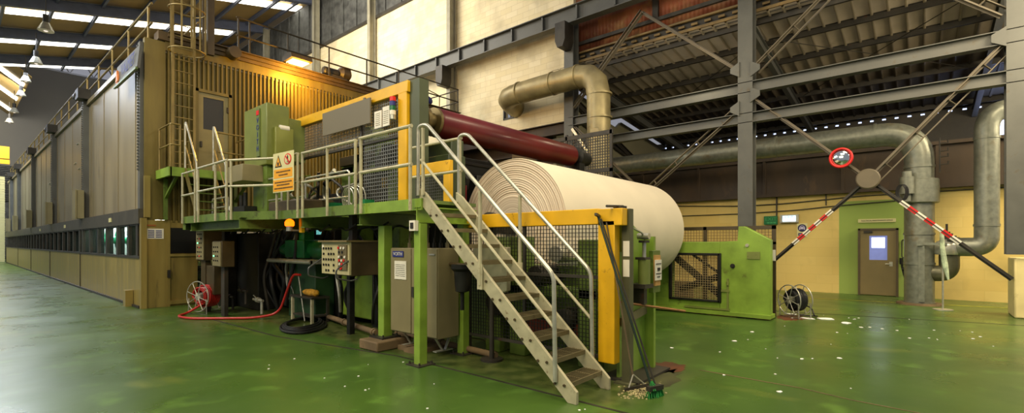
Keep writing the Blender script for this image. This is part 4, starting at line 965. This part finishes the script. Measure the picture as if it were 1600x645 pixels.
# dark machine body of the press section
blockset('press_machine', 'dark machine body filling the space under the platform', 'machine body',
  [(5.6,6.3,10.0,13.8,0,2.0),(4.9,5.3,12.3,13.9,0,1.9),(6.35,6.6,6.7,10.0,0,2.1),(5.46,5.6,10.9,11.2,0,2.1),(4.6,4.9,13.6,14.4,0,2.1)], (5.8,11.5,0), black_metal)
blockset('press_wall', 'black rear bulkhead of the machine behind the pipes', 'machine body', [(6.8,7.0,6.7,14.9,0,3.0)], (6.9,10,0), black_metal)
t = blockset('green_gear_motor', 'green gear motor block on a grey slab under the beacon', 'motor',
  [(5.0,5.4,10.2,11.1,1.32,1.72),(5.05,5.3,10.3,10.6,1.7,2.0)], (5.2,10.7,1.2), teal,
  (('motor_body', fl(9.3,10.2,5.25,1.5,.2), teal), ('motor_end', fl(8.9,9.3,5.3,1.5,.17), black_metal), ('cooling_rib', fl(11.1,11.5,5.2,1.5,.16), teal)))
m = M(); m.box(4.75,5.3,9.4,11.4,1.22,1.3); m.lathe((4.76,9.4,1.26),(0,1,0),[(0,.03),(.0,.04),(2,.04),(2,.03)],10); single('machine_slab', m, galv, 'grey rounded metal slab under the green gear motor', 'slab')
blockset('gear_pedestal', 'dark green pedestal carrying the grey slab', 'pedestal', [(5.0,5.45,9.7,10.9,0,1.22)], (5.2,10.3,0), pm('dark_pedestal', (28,60,30), .5, var=.2))
t = thing('amber_beacon', 'lit amber warning beacon under the platform edge', 'beacon', (4.2,9.12,1.9))
m = M(); m.lathe((4.2,9.12,1.97),(0,0,1),[(0,.07),(.02,.085),(.08,.085),(.12,.06),(.14,.02)],16); part('lens', m, beacon_glow, t)
m = M(); m.cyl((4.2,9.12,1.88),(4.2,9.12,1.98),.06,14); m.box(4.2,4.6,9.07,9.17,1.88,1.91); m.box(4.54,4.6,9.07,9.17,1.88,2.2); part('base', m, galv, t)
m = M(); m.box(4.3,4.36,8.85,8.95,1.85,2.2); single('yellow_bracket', m, yellow, 'short yellow bracket hanging right of the amber beacon', 'bracket')
random.seed(31)
names = ['leftmost tall', 'slanting', 'looped', 'low crossing', 'second upright', 'bent', 'thick', 'thin black', 'rear']
for i in range(26):
    y = random.uniform(10.9, 13.9) if i % 3 else random.uniform(7.5,10.9); x = random.uniform(4.9, 5.6); r_ = random.uniform(.015,.05)
    p0 = (x, y, random.uniform(.0,.3)); pts = [p0, (x+random.uniform(-.25,.1), y+random.uniform(-.4,.4), random.uniform(.5,.9)), (x+random.uniform(-.15,.15), y+random.uniform(-.5,.5), random.uniform(1.0,1.5)), (x+.1, y+random.uniform(-.6,.6), 2.0)]
    m = M(); m.tube(fil(pts, .25, 6), r_, 8)
    single('machine_hose', m, [black, black_metal, dark_steel, black, galv][i % 5], 'dark hose tangled in the shadow under the platform', 'hose', 'hoses under the platform')
for i in range(9):
    y = 5.5+i*.9; m = M(); m.tube(fil([(4.5,y,1.98),(4.6,y+.5,1.86),(4.8,y+1.0,1.95),(4.9,y+1.6,1.88)], .3), .018, 6)
    single('deck_cable', m, black, 'black cable sagging along the underside of the platform', 'cable', 'cables under the platform deck')
for i, (y, z) in enumerate(((11.3,.35),(12.2,.5),(13.0,.3))):
    m = M(); m.cyl((4.6,y,z),(4.6,y+.5,z),.03,10); m.lathe((4.6,y+.2,z),(0,1,0),[(0,.04),(.0,.06),(.1,.06),(.1,.04)],12); m.cyl((4.6,y+.25,z),(4.5,y+.25,z+.12),.012,6); m.cyl((4.6,y+.05,z-.3),(4.6,y+.05,z+.0),.03,8)
    single('pipe_valve', m, galv if i == 0 else dark_steel, ['small bright valve low beside the red hose','dark valve left of the bright one','dark valve nearest the red reel'][i], 'valve')
m = M(); m.box(5.9,5.95,6.0,6.5,1.75,2.0); single('lit_gap_panel', m, em('cool_window_glow', (150,220,215), .9), 'pale lit opening seen above the console', 'panel') if False else None

# ================================================================ FAR STAND
t = thing('far_reel_stand', 'broad green steel reel stand with barred window at right of the paper roll', 'reel stand', (11.5,4,0))
pz = [(2.46,.1),(3.5,.1),(3.5,1.68),(3.12,1.7),(3.1,2.02),(2.98,2.02),(2.46,1.72)]
m = M(); m.prism(pz, 'x', 11.4, 11.62)
m.box(11.4,11.62,3.5,6.9,.1,.33); m.box(11.4,11.62,3.5,6.9,1.38,1.68); m.box(11.4,11.62,4.62,6.9,.33,1.38); part('side_plate', m, lime, t, bevel=.01)
m = M(); m.box(11.3,11.75,2.44,6.9,.03,.11); part('base_rail', m, lime, t)
m = M(); m.box(11.33,11.4,3.48,4.66,.3,.35); m.box(11.33,11.4,3.48,4.66,1.36,1.42); m.box(11.33,11.4,3.46,3.53,.3,1.42); m.box(11.33,11.4,4.6,4.67,.3,1.42); fr = part('window_frame', m, black_metal, t, bevel=.01)
m = M(); m.grid('x', 11.45, 3.5, 4.62, .34, 1.38, .055, .009); part('window_mesh', m, pm('mesh_bright', (170,150,110), .5, .3), fr)
m = M(); m.bar((11.6,4.6,1.3),(11.6,3.55,.45),.12,.14); m.bar((11.62,4.2,1.38),(11.62,3.5,.9),.06,.05); m.cyl((11.9,3.55,.9),(11.9,4.6,.5),.08,10); part('inner_link', m, black_metal, t)
m = M(); m.box(11.38,11.4,2.66,2.92,1.3,1.46); part('louvre_plate', m, olive, t)
m = M(); m.lathe((11.4,3.22,1.14),(-1,0,0),[(0,.05),(.03,.05),(.03,.03),(.05,.03)],14); part('boss', m, ink, t)
m = M(); m.lathe((11.4,2.92,1.6),(-1,0,0),[(0,.04),(.03,.035)],14); part('boss', m, galv, t)
m = M(); m.box(11.37,11.4,3.3,3.34,.15,.85); m.box(11.36,11.4,3.28,4.3,.13,.17); m.cyl((11.36,3.32,.7),(11.36,3.32,.78),.03,8); m.box(11.36,11.38,3.28,3.48,.55,.6); part('latch', m, olive, t)
t = thing('rear_mesh_fence', 'dark framed mesh fence standing behind the green reel stand', 'fence', (12.1,4.2,0))
m = M(); m.box(12.08,12.14,2.5,2.58,0,2.05); m.box(12.08,12.14,2.5,5.4,1.97,2.05); m.box(12.08,12.14,2.5,5.4,1.62,1.68); m.box(12.08,12.14,4.02,4.1,0,2.05); part('frame', m, brown_m, t)
m = M(); m.grid('x', 12.11, 2.58, 5.4, .1, 1.97, .07, .01); part('mesh', m, pm('mesh_rust', (130,100,60), .5, .2), t)
m = M(); m.box(12.06,12.08,2.5,2.56,1.25,1.5); part('label_plate', m, white, t)
hose_reel('black_hose_reel', 'wire reel wound with black cable beside the green reel stand', 12.25, 2.15, .33, .3, black, galv, .9)
m = M(); m.tube(fil([(12.3,2.0,.3),(12.45,1.85,.2),(12.35,1.8,.05),(12.6,1.75,.02),(12.5,2.1,.02)], .1), .015, 6); single('loose_cable', m, black, 'loose black cable end beside the black reel', 'cable')
m = M(); m.cyl((12.6,4.9,.3),(14.0,7.6,.3),.3,14); m.box(12.4,14.5,5.2,8.2,.0,.5); single('rear_machine_base', m, brown_m, 'brown machine base behind the fence and far stand', 'machine base')

# ================================================================ BRACING, MIRROR
BX = 15.2
def angle_brace(name, label, p, q, stripes=None, double=False, cat='brace'):
    t = thing(name, label, cat, ((BX, (p[0]+q[0])/2, (p[1]+q[1])/2)))
    a1 = Vector((BX,p[0],p[1])); b1 = Vector((BX,q[0],q[1])); d = (b1-a1).normalized()
    m = M(); m.bar(a1, b1, .02, .12, (1,0,0)); m.bar(a1+Vector((.04,0,0)), b1+Vector((.04,0,0)), .1, .015, (1,0,0))
    if double:
        o = Vector((.0, -d.z, d.y))*.2+Vector((.12,0,0)); m.bar(a1+o, b1+o, .02, .1, (1,0,0))
        L_ = (b1-a1).length
        for k_ in range(int(L_/.9)): c = a1+d*(.5+k_*.9); m.bar(c, c+o, .08, .015, d)
    part('angle_bar', m, pm('brace_grey', (106,96,78), .5, .1, var=.12) if not stripes else dark_steel, t)
    if stripes:
        u0, u1, n_ = stripes
        L_ = (b1-a1)
        for i in range(n_):
            c0 = a1+L_*(u0+(u1-u0)*i/n_); c1 = a1+L_*(u0+(u1-u0)*(i+1)/n_); off = Vector((-.035,0,0))
            m = M(); m.bar(c0+off, c1+off, .09, .03, Vector((0,-d.z,d.y)).cross(d) if False else (1,0,0)); m = M(); m.bar(c0+off, c1+off, .012, .1, (1,0,0)) if False else m.bar(c0+off, c1+off, .1, .012, (1,0,0))
            part('stripe', m, white if i % 2 == 0 else red, t)
    return t
dc = (1.03, 3.27)
angle_brace('diagonal_brace', 'grey diagonal brace running from the centre column down to the disc behind the mirror', (3.72,5.85), dc)
angle_brace('diagonal_brace', 'grey double diagonal brace rising right from the round disc', dc, (-1.4,6.1), double=True)
angle_brace('striped_brace', 'dark brace with red and white stripes falling left towards the green stand', (3.3,1.05), dc, stripes=(.26,.66,7))
angle_brace('striped_brace', 'dark brace with red and white stripes falling right to the cream pedestal', dc, (-1.52,.85), stripes=(.25,.67,7))
angle_brace('diagonal_brace', 'double diagonal brace rising right from the centre column to the top edge', (3.75,6.75), (1.0,9.2), double=True)
angle_brace('diagonal_brace', 'diagonal brace at the upper right corner', (-1.35,6.7), (.9,8.7), double=True)
angle_brace('diagonal_brace', 'diagonal brace rising left from the centre column to the girder bracket', (4.15,6.78), (7.2,9.45))
angle_brace('diagonal_brace', 'double diagonal brace falling left from the girder to the duct bend', (7.15,9.45), (9.9,6.7), double=True)
angle_brace('diagonal_brace', 'double diagonal brace falling left from the centre column behind the paper roll', (4.15,5.55), (7.1,3.25), double=True)
angle_brace('diagonal_brace', 'diagonal brace falling right behind the elbow duct', (9.9,6.0), (7.1,3.3), double=True)
m = M()
for (y, z) in ((3.62,5.95),(4.25,6.75),(4.25,5.6),(3.62,6.7),(-1.3,6.2)):
    s_ = 1 if y > 3.9 else -1
    m.prism([(3.93+s_*.15,z-.22),(3.93+s_*.15,z+.22),(3.93+s_*.4,z+.07),(3.93+s_*.4,z-.07)] if y > 0 else [(-1.42,z-.22),(-1.42,z+.22),(-1.18,z+.08),(-1.18,z-.08)], 'x', 15.08, 15.12)
struct('trim_8', m, steel_grey)
m = M(); m.lathe((15.02,1.03,3.27),(1,0,0),[(0,.23),(.02,.255),(.1,.255),(.12,.23)],40); single('gusset_disc', m, pm('disc_grey', (104,94,74), .5, .1), 'round grey disc plate joining the four diagonal braces', 'disc')
t = thing('safety_mirror', 'round convex traffic mirror with red rim on the bracing', 'mirror', (14.9,1.58,3.5))
m = M(); m.tube([(14.9,1.58+.235*math.cos(2*PI*i/48),3.84+.235*math.sin(2*PI*i/48)) for i in range(49)], .03, 10); part('rim', m, red, t)
m = M(); m.lathe((14.95,1.58,3.84),(-1,0,0),[(0,.235),(.03,.215),(.06,.16),(.08,.08),(.084,.0)],48); part('mirror_glass', m, mirror_m, t)
m = M(); m.box(14.95,15.15,1.5,1.66,3.7,3.9); part('bracket', m, dark_steel, t)

# ================================================================ PIPES ON THE RIGHT
def pipe(name, label, pts, r, mat, fr_, seg=8, n=24, rings=(), cat='pipe'):
    t = thing(name, label, cat, tuple(pts[0])); P_ = fil(pts, fr_, seg)
    m = M(); m.tube(P_, r, n); part('pipe_run', m, mat, t)
    for (c, d) in rings:
        c = Vector(c); d = Vector(d)*.03; m = M(); m.cyl(c-d, c+d, r*1.06, n); part('joint_band', m, mat, t)
    return t
px, py_ = 17.0, .05
t = pipe('air_main', 'large zinc pipe running below the aisle roof and bending down to the floor', [(px,11,4.68),(px,py_,4.68),(px,py_,0)], .32, pipe_zinc, .85,
     rings=[((px,7.5,4.68),(0,1,0)),((px,3.5,4.68),(0,1,0)),((px,1.0,4.68),(0,1,0)),((px,py_,3.7),(0,0,1)),((px,py_,1.9),(0,0,1)),((px,py_,1.1),(0,0,1)),((px,py_,.05),(0,0,1))])
m = M(); m.lathe((px,py_,2.72),(0,0,1),[(0,.4),(.02,.42),(.62,.42),(.64,.4)],28); part('clamp_sleeve', m, pipe_zinc, t)
m = M(); m.cyl((16.5,.3,2.95),(16.5,.3,3.4),.16,18); m.cyl((16.5,.3,2.75),(16.5,.3,2.95),.09,14); m.cyl((16.55,.3,3.4),(16.55,.3,3.55),.11,14); part('damper_actuator', m, pipe_zinc, t)
m = M(); m.box(16.62,16.68,-.06,.06,.1,1.75); m.box(16.6,16.66,-.5,.1,1.6,1.66); m.box(16.55,16.68,-.02,.1,1.58,1.72); part('support_channel', m, pipe_zinc, t)
m = M(); m.lathe((px,py_,0),(0,0,1),[(0,.5),(.05,.48)],24); part('floor_collar', m, conc, t)
t = pipe('return_pipe', 'zinc pipe dropping from the upper right and turning left to the valve', [(17.6,-2.9,5.0),(17.0,-1.25,5.0),(17.0,-1.25,1.55),(17.0,-.6,1.55)], .24, pipe_zinc, .5,
     rings=[((px,-1.25,4.3),(0,0,1)),((px,-1.25,2.1),(0,0,1)),((px,-.72,1.55),(0,1,0))])
t = pipe('lower_elbow', 'dark stained elbow pipe below the valve joining the zinc riser', [(px,-.55,1.35),(px,-.55,.85),(px,-.0,.85)], .21, dark_steel if False else pm('stained_zinc', (92,90,70), .4, .5, var=.3), .35)
t = thing('control_valve', 'silver control valve with black top between the two zinc pipes', 'valve', (px,-.45,1.4))
m = M(); m.lathe((16.95,-.5,1.35),(0,0,1),[(0,.24),(.03,.26),(.25,.26),(.28,.24),(.34,.2),(.4,.1)],24); part('body', m, galv, t)
m = M(); m.cyl((16.95,-.5,1.7),(16.95,-.5,1.95),.07,12); m.box(16.85,17.05,-.62,-.38,1.86,1.9); m.cyl((16.95,-.5,1.95),(16.95,-.5,2.15),.025,8); m.box(16.7,16.9,-.68,-.5,1.72,1.84); part('actuator', m, dark_steel, t)
t = thing('marked_pole', 'slim pole on the floor with green and white rolled flag', 'pole', (15.94,-.4,0))
m = M(); m.cyl((15.94,-.4,0),(15.94,-.4,1.95),.02,8); m.cyl((15.94,-.4,0),(15.94,-.4,.02),.2,16); part('pole', m, galv, t)
m = M(); m.tube([(15.92,-.38,1.9),(15.92,-.39,1.5),(15.92,-.44,1.1),(15.92,-.5,.75)], [.04,.05,.06,.02], 8); part('flag', m, pm('pale_green_flag', (176,190,158), .7, var=.35, sc=7), t)
t = thing('pipe_instruments', 'small tubes and fittings fixed beside the zinc riser top', 'fittings', (px,-.4,3.5))
m = M(); m.tube([(16.8,-.36,3.5),(16.8,-.36,4.4)], .02, 6)
for z in (4.25,4.05,3.9,3.7): m.tube([(16.8,-.36,z),(16.8,-.52,z),(16.8,-.52,z+.08)], .018, 6)
part('tubes', m, dark_steel, t)
m = M()
for k_ in range(4): m.tube([(15.9,.35+.07*math.cos(a1)*1.4+.02*k_,2.95+.2*math.sin(a1)) for a1 in [2*PI*i/18 for i in range(19)]], .012, 6)
single('hanging_wire_loop', m, black, 'loop of black wire hanging below the round disc', 'wire')
m = M(); m.tube(fil([(18.85,.38,.1),(18.8,.36,.5),(18.85,.45,.9),(18.85,.45,1.1)], .1), .03, 8); m.cyl((18.83,.45,.85),(18.83,.3,.85),.05,8); m.cyl((18.8,.47,1.0),(18.8,.47,1.2),.045,8); single('hose_tap', m, black_metal, 'black tap and hose on the wall right of the door', 'tap')
m = M(); m.tube(fil([(18.92,.16,1.75),(18.92,.46,1.75),(18.92,.46,1.2),(18.92,.16,1.2)], .06), .015, 6); single('wall_conduit', m, dark_steel, 'thin bent conduit loop on the green wall beside the door', 'conduit')
for i, pts in enumerate(([(18.9,8,3.15),(18.9,5,3.0),(18.9,3.6,3.02),(18.9,1.5,3.15),(18.9,-3,3.2)], [(18.9,8,2.72),(18.9,5,2.72),(18.9,3.2,2.78),(18.9,2.4,2.85),(18.9,.6,2.95)])):
    m = M(); m.tube(fil(pts, .3), .016, 6); single('wall_cable', m, dark_steel, ['upper thin cable running along the cream wall', 'lower thin cable running above the exit signs'][i], 'cable')
m = M(); m.box(18.88,18.93,3.86,3.9,2.5,3.3); single('sign_drop_conduit', m, dark_steel, 'short vertical conduit above the exit signs', 'conduit')
m = M(); m.box(18.88,18.93,2.4,2.43,2.9,3.3); single('wall_conduit', m, dark_steel, 'short vertical conduit above the round blue sign', 'conduit')

# ================================================================ DOOR AND SIGNS
D = thing('door_1', 'brown office door with a small lit window in the green wall patch', 'door', (18.9,1.05,0))
D['kind'] = 'structure'
m = M(); m.box(18.86,18.95,1.49,1.55,0,2.11); m.box(18.86,18.95,.54,.6,0,2.11); m.box(18.86,18.95,.54,1.55,2.05,2.11); part('door_frame', m, pm('door_frame_brown', (84,70,44), .5), D)
m = M(); m.box(18.89,18.94,.6,1.49,.02,1.12); m.box(18.89,18.94,.6,1.49,1.88,2.05); m.box(18.89,18.94,.6,.81,1.12,1.88); m.box(18.89,18.94,1.26,1.49,1.12,1.88); part('door_leaf', m, door_m, D)
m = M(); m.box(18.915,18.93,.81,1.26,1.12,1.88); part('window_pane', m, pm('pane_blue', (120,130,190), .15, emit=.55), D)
m = M(); m.box(18.905,18.914,.87,1.2,1.5,1.82); part('bright_reflection_patch', m, reflection_glow, D)  # self-lit patch paints a bright reflection onto the door pane
m = M(); m.cyl((18.89,.72,1.0),(18.85,.72,1.0),.02,8); m.cyl((18.85,.72,1.0),(18.85,.86,1.0),.014,8); m.box(18.88,18.89,.68,.76,.93,1.07); part('door_handle', m, galv, D)
m = M(); m.box(18.84,18.89,1.18,1.4,1.97,2.03); part('door_closer', m, dark_steel, D)
s = thing('office_name_sign', 'long narrow pale sign above the office door', 'sign', (18.93,1.07,2.33))
m = M(); m.box(18.92,18.95,.6,1.55,2.3,2.41); part('board', m, sign_cream, s); text('ELECTRICAL MAINTENANCE OFFICE', s, (18.915,1.07,2.355), .062, '-x', ink, sx=.78)
s = thing('exit_sign', 'dark green unlit exit sign on the cream wall', 'sign', (18.9,4.06,2.3))
m = M(); m.box(18.87,18.93,3.85,4.28,2.3,2.6); part('board', m, green_sign, s); text('EXIT', s, (18.865,4.06,2.49), .16, '-x', green_sign2, sx=1.15); text('KELUAR', s, (18.865,4.06,2.37), .07, '-x', green_sign2) if False else None
m = M()
for q in range(3): m.box(18.862,18.87,3.9+q*.1,3.98+q*.1,2.34,2.39)
part('lower_print', m, green_sign2, s)
s = thing('lit_exit_sign', 'glowing white exit light box right of the green exit sign', 'sign', (18.9,3.48,2.34))
m = M(); m.box(18.83,18.93,3.2,3.76,2.35,2.63); part('box', m, galv, s)
m = M(); m.box(18.82,18.83,3.28,3.68,2.39,2.59); part('lit_panel', m, exit_glow, s); text('EXIT', s, (18.815,3.48,2.54), .1, '-x', pm('exit_green_letter', (30,120,110), .5), sx=1.3)
s = thing('ear_protection_sign', 'white square sign with dark blue disc showing a head with earmuffs', 'sign', (18.93,3.1,1.9))
m = M(); m.box(18.92,18.94,2.95,3.26,1.86,2.32); part('board', m, sign_cream, s)
m = M(); m.lathe((18.92,3.105,2.16),(-1,0,0),[(0,.13),(.006,.13)],28); part('blue_disc', m, darkblue, s)
m = M(); m.box(18.91,18.92,2.99,3.22,1.9,1.99); part('text_panel', m, darkblue, s)
m = M(); m.tube([(18.91,3.105+.075*math.cos(PI*i/12),2.155+.085*math.sin(PI*i/12)) for i in range(13)], .009, 6); m.box(18.9,18.913,3.02,3.05,2.1,2.18); m.box(18.9,18.913,3.16,3.19,2.1,2.18); m.box(18.9,18.913,3.06,3.15,2.12,2.2); m.box(18.905,18.912,3.02,3.19,1.93,1.95); part('pictogram', m, pm('sign_lilac', (196,190,220), .5), s)

# ================================================================ LAGGED DUCT ON THE BRICK WALL
t = pipe('lagged_duct', 'large tan metal duct leaving the brick wall and turning down at the column', [(15.6,13.05,7.35),(14.5,12.75,7.45),(14.45,11.5,7.5),(14.4,8.4,7.5),(14.4,8.35,2.5)], .4, pipe_warm, .8, seg=3, n=28,
     rings=[((14.45,11.9,7.49),(0,1,0)),((14.42,10.3,7.5),(0,1,0)),((14.4,9.2,7.5),(0,1,0)),((14.4,8.35,6.7),(0,0,1)),((14.4,8.35,5.9),(0,0,1))], cat='duct')
m = M(); m.box(14.0,14.04,8.15,8.5,5.05,5.5); part('access_hatch', m, pipe_warm, t, bevel=.02)
m = M(); m.bar((15.05,9.9,5.9),(15.05,8.9,4.5),.02,.1); single('bent_strap', m, galv, 'pale bent strap hanging between duct and column', 'strap')

m = M(); m.box(5.6,5.65,10.45,10.8,1.85,2.05); single('lit_gap_glow', m, em('gap_glow', (130,220,215), .8), 'small pale turquoise lit gap in the dark machine above the console', 'gap')  # glowing box stands in for a lit gap in the machine
t = thing('blue_bundle', 'blue wrapped bundle hanging at the far end of the catwalk railing', 'bundle', (12.3,15.0,7.15))
m = M(); m.lathe((12.0,14.95,7.3),(1,0,0),[(0,.05),(.08,.15),(.3,.2),(.5,.14),(.6,.04)],14); part('cloth', m, blue_m, t)
m = M(); m.tube(fil([(12.0,14.85,7.12),(12.0,14.85,7.75),(12.9,14.85,7.6),(12.9,14.85,7.12)], .1), .02, 8); part('frame', m, ochre_tube, t)
# ================================================================ PAPER SCRAPS
random.seed(44)
sc = [(12.4,1.6,.22),(12.2,1.9,.16),(12.0,1.2,.14),(11.6,.9,.05),(12.7,2.3,.15),(8.3,.9,.04),(7.9,1.3,.04),(8.6,2.4,.05),(9.7,2.4,.05),(6.0,1.2,.04),(4.9,.2,.05),(7.4,3.0,.04)]
for i in range(24): sc.append((random.uniform(10.5,13.5), random.uniform(-.9,2.2), random.uniform(.012,.04)))
for i in range(9): sc.append((random.uniform(5.6,9.5), random.uniform(.6,2.6), random.uniform(.01,.025)))
for i in range(16): sc.append((random.uniform(2.6,4.2), random.uniform(2.2,7), random.uniform(.008,.018)))
for i, (x, y, s_) in enumerate(sc):
    n_ = 7; m = M(); P_ = [(x+s_*random.uniform(.5,1.1)*math.cos(2*PI*k_/n_), y+s_*random.uniform(.4,1)*math.sin(2*PI*k_/n_)) for k_ in range(n_)]
    m.prism(P_, 'z', .001, .006+s_*.03); single('paper_scrap', m, scrap_m, 'small torn white paper scrap lying on the green floor', 'scrap', 'paper scraps on the floor')

def stain(name, cx, cy, rx, ry, mat, seed):
    rd = random.Random(seed); m = M(); P_ = []
    for k_ in range(40): a1 = 2*PI*k_/40; q = rd.uniform(.75,1.08); P_.append((cx+rx*q*math.cos(a1), cy+ry*q*math.sin(a1)))
    m.prism(P_, 'z', -.001, .0015); struct(name, m, mat)
stain('trim_9', 6.2, 2.6, .36, .24, pm('rust_stain', (92,48,24), .4, 0, var=.35, sc=6), 3)
stain('trim_10', 12.1, 2.2, .5, .3, pm('rust_stain_far', (92,44,24), .4, 0, var=.35, sc=6), 5)
stain('trim_11', 5.5, 2.5, .7, .3, pm('grime_stain', (66,68,36), .4, 0, var=.35, sc=6), 8)
# ================================================================ CAMERA, LIGHT
cam = bpy.data.cameras.new('camera'); co = bpy.data.objects.new('camera', cam); C.objects.link(co)
cam.sensor_width = 36; cam.lens = 751/1600*36; cam.shift_y = (379-322.5)/1600
al = math.radians(40.4375)
fwd = Vector((math.cos(al), math.sin(al), 0)); rgt = Vector((math.sin(al), -math.cos(al), 0))
co.matrix_world = Matrix(((rgt.x, 0, -fwd.x, 0), (rgt.y, 0, -fwd.y, 0), (0, 1, 0, 1.66), (0, 0, 0, 1)))
bpy.context.scene.camera = co
cam.clip_start = .05; cam.clip_end = 300
def area(loc, rot, sx, sy, p, col):
    l = bpy.data.lights.new('area_light', 'AREA'); l.shape = 'RECTANGLE'; l.size = sx; l.size_y = sy; l.energy = p; l.color = col
    o = bpy.data.objects.new('area_light', l); C.objects.link(o); o.location = loc; o.rotation_euler = rot
def point(loc, p, col, r=.15):
    l = bpy.data.lights.new('lamp_light', 'POINT'); l.energy = p; l.color = col; l.shadow_soft_size = r
    o = bpy.data.objects.new('lamp_light', l); C.objects.link(o); o.location = loc
warm = (1, .84, .56); cool = (.82, .9, 1)
area((3, 1, 11), (0,0,0), 4, 4, 850, warm)
area((-4, 3, 8), (0, math.radians(-52), 0), 4, 6, 750, warm)  # added fill light without a fixture, reaches under the platform
area((10, -1, 10), (0,0,0), 3, 3, 600, warm)
area((-4, 16, 11), (0,math.radians(-40),0), 4, 10, 1500, (1,.95,.82))
area((1, 58, 14), (math.radians(70),0,0), 8, 3, 1500, (1,.97,.9))  # added to brighten the far wall, no fixture
area((8, 22, 13), (0, math.radians(-88), 0), 4, 8, 1500, (1,.93,.8))
area((0, 46, 13.6), (0,0,0), 8, 14, 4500, (.78,.86,1))  # added to lift the dark far end of the hall, no fixture
area((17.2, -4.5, 6.2), (math.radians(40),0,0), 2, 2, 600, warm)
area((12, -3.5, 7), (0,math.radians(-50),0), 2, 2, 420, warm)  # added out of view to brighten the aisle wall
point((13.9, 5.5, 6.9), 90, warm, .3)
point((6.98, 14.15, 6.78), 330, (1,.5,.06), .1)
point((4.45, 10.15, 2.02), 8, (1,.5,.08), .05)
area((3.5, 19.3, 2.72), (0,math.radians(-20),0), .12, 7.5, 800, (.8,.9,1))
W = bpy.data.worlds.new('world'); bpy.context.scene.world = W; W.use_nodes = True
bg = W.node_tree.nodes['Background']; bg.inputs[0].default_value = (.86,.88,1,1); bg.inputs[1].default_value = .3
vs = bpy.context.scene.view_settings; vs.view_transform = 'Standard'; vs.look = 'None'; vs.exposure = 0; vs.gamma = 1; vs.use_curve_mapping = False
bpy.context.scene.cycles.max_bounces = 6
bpy.context.scene.cycles.sample_clamp_indirect = 6
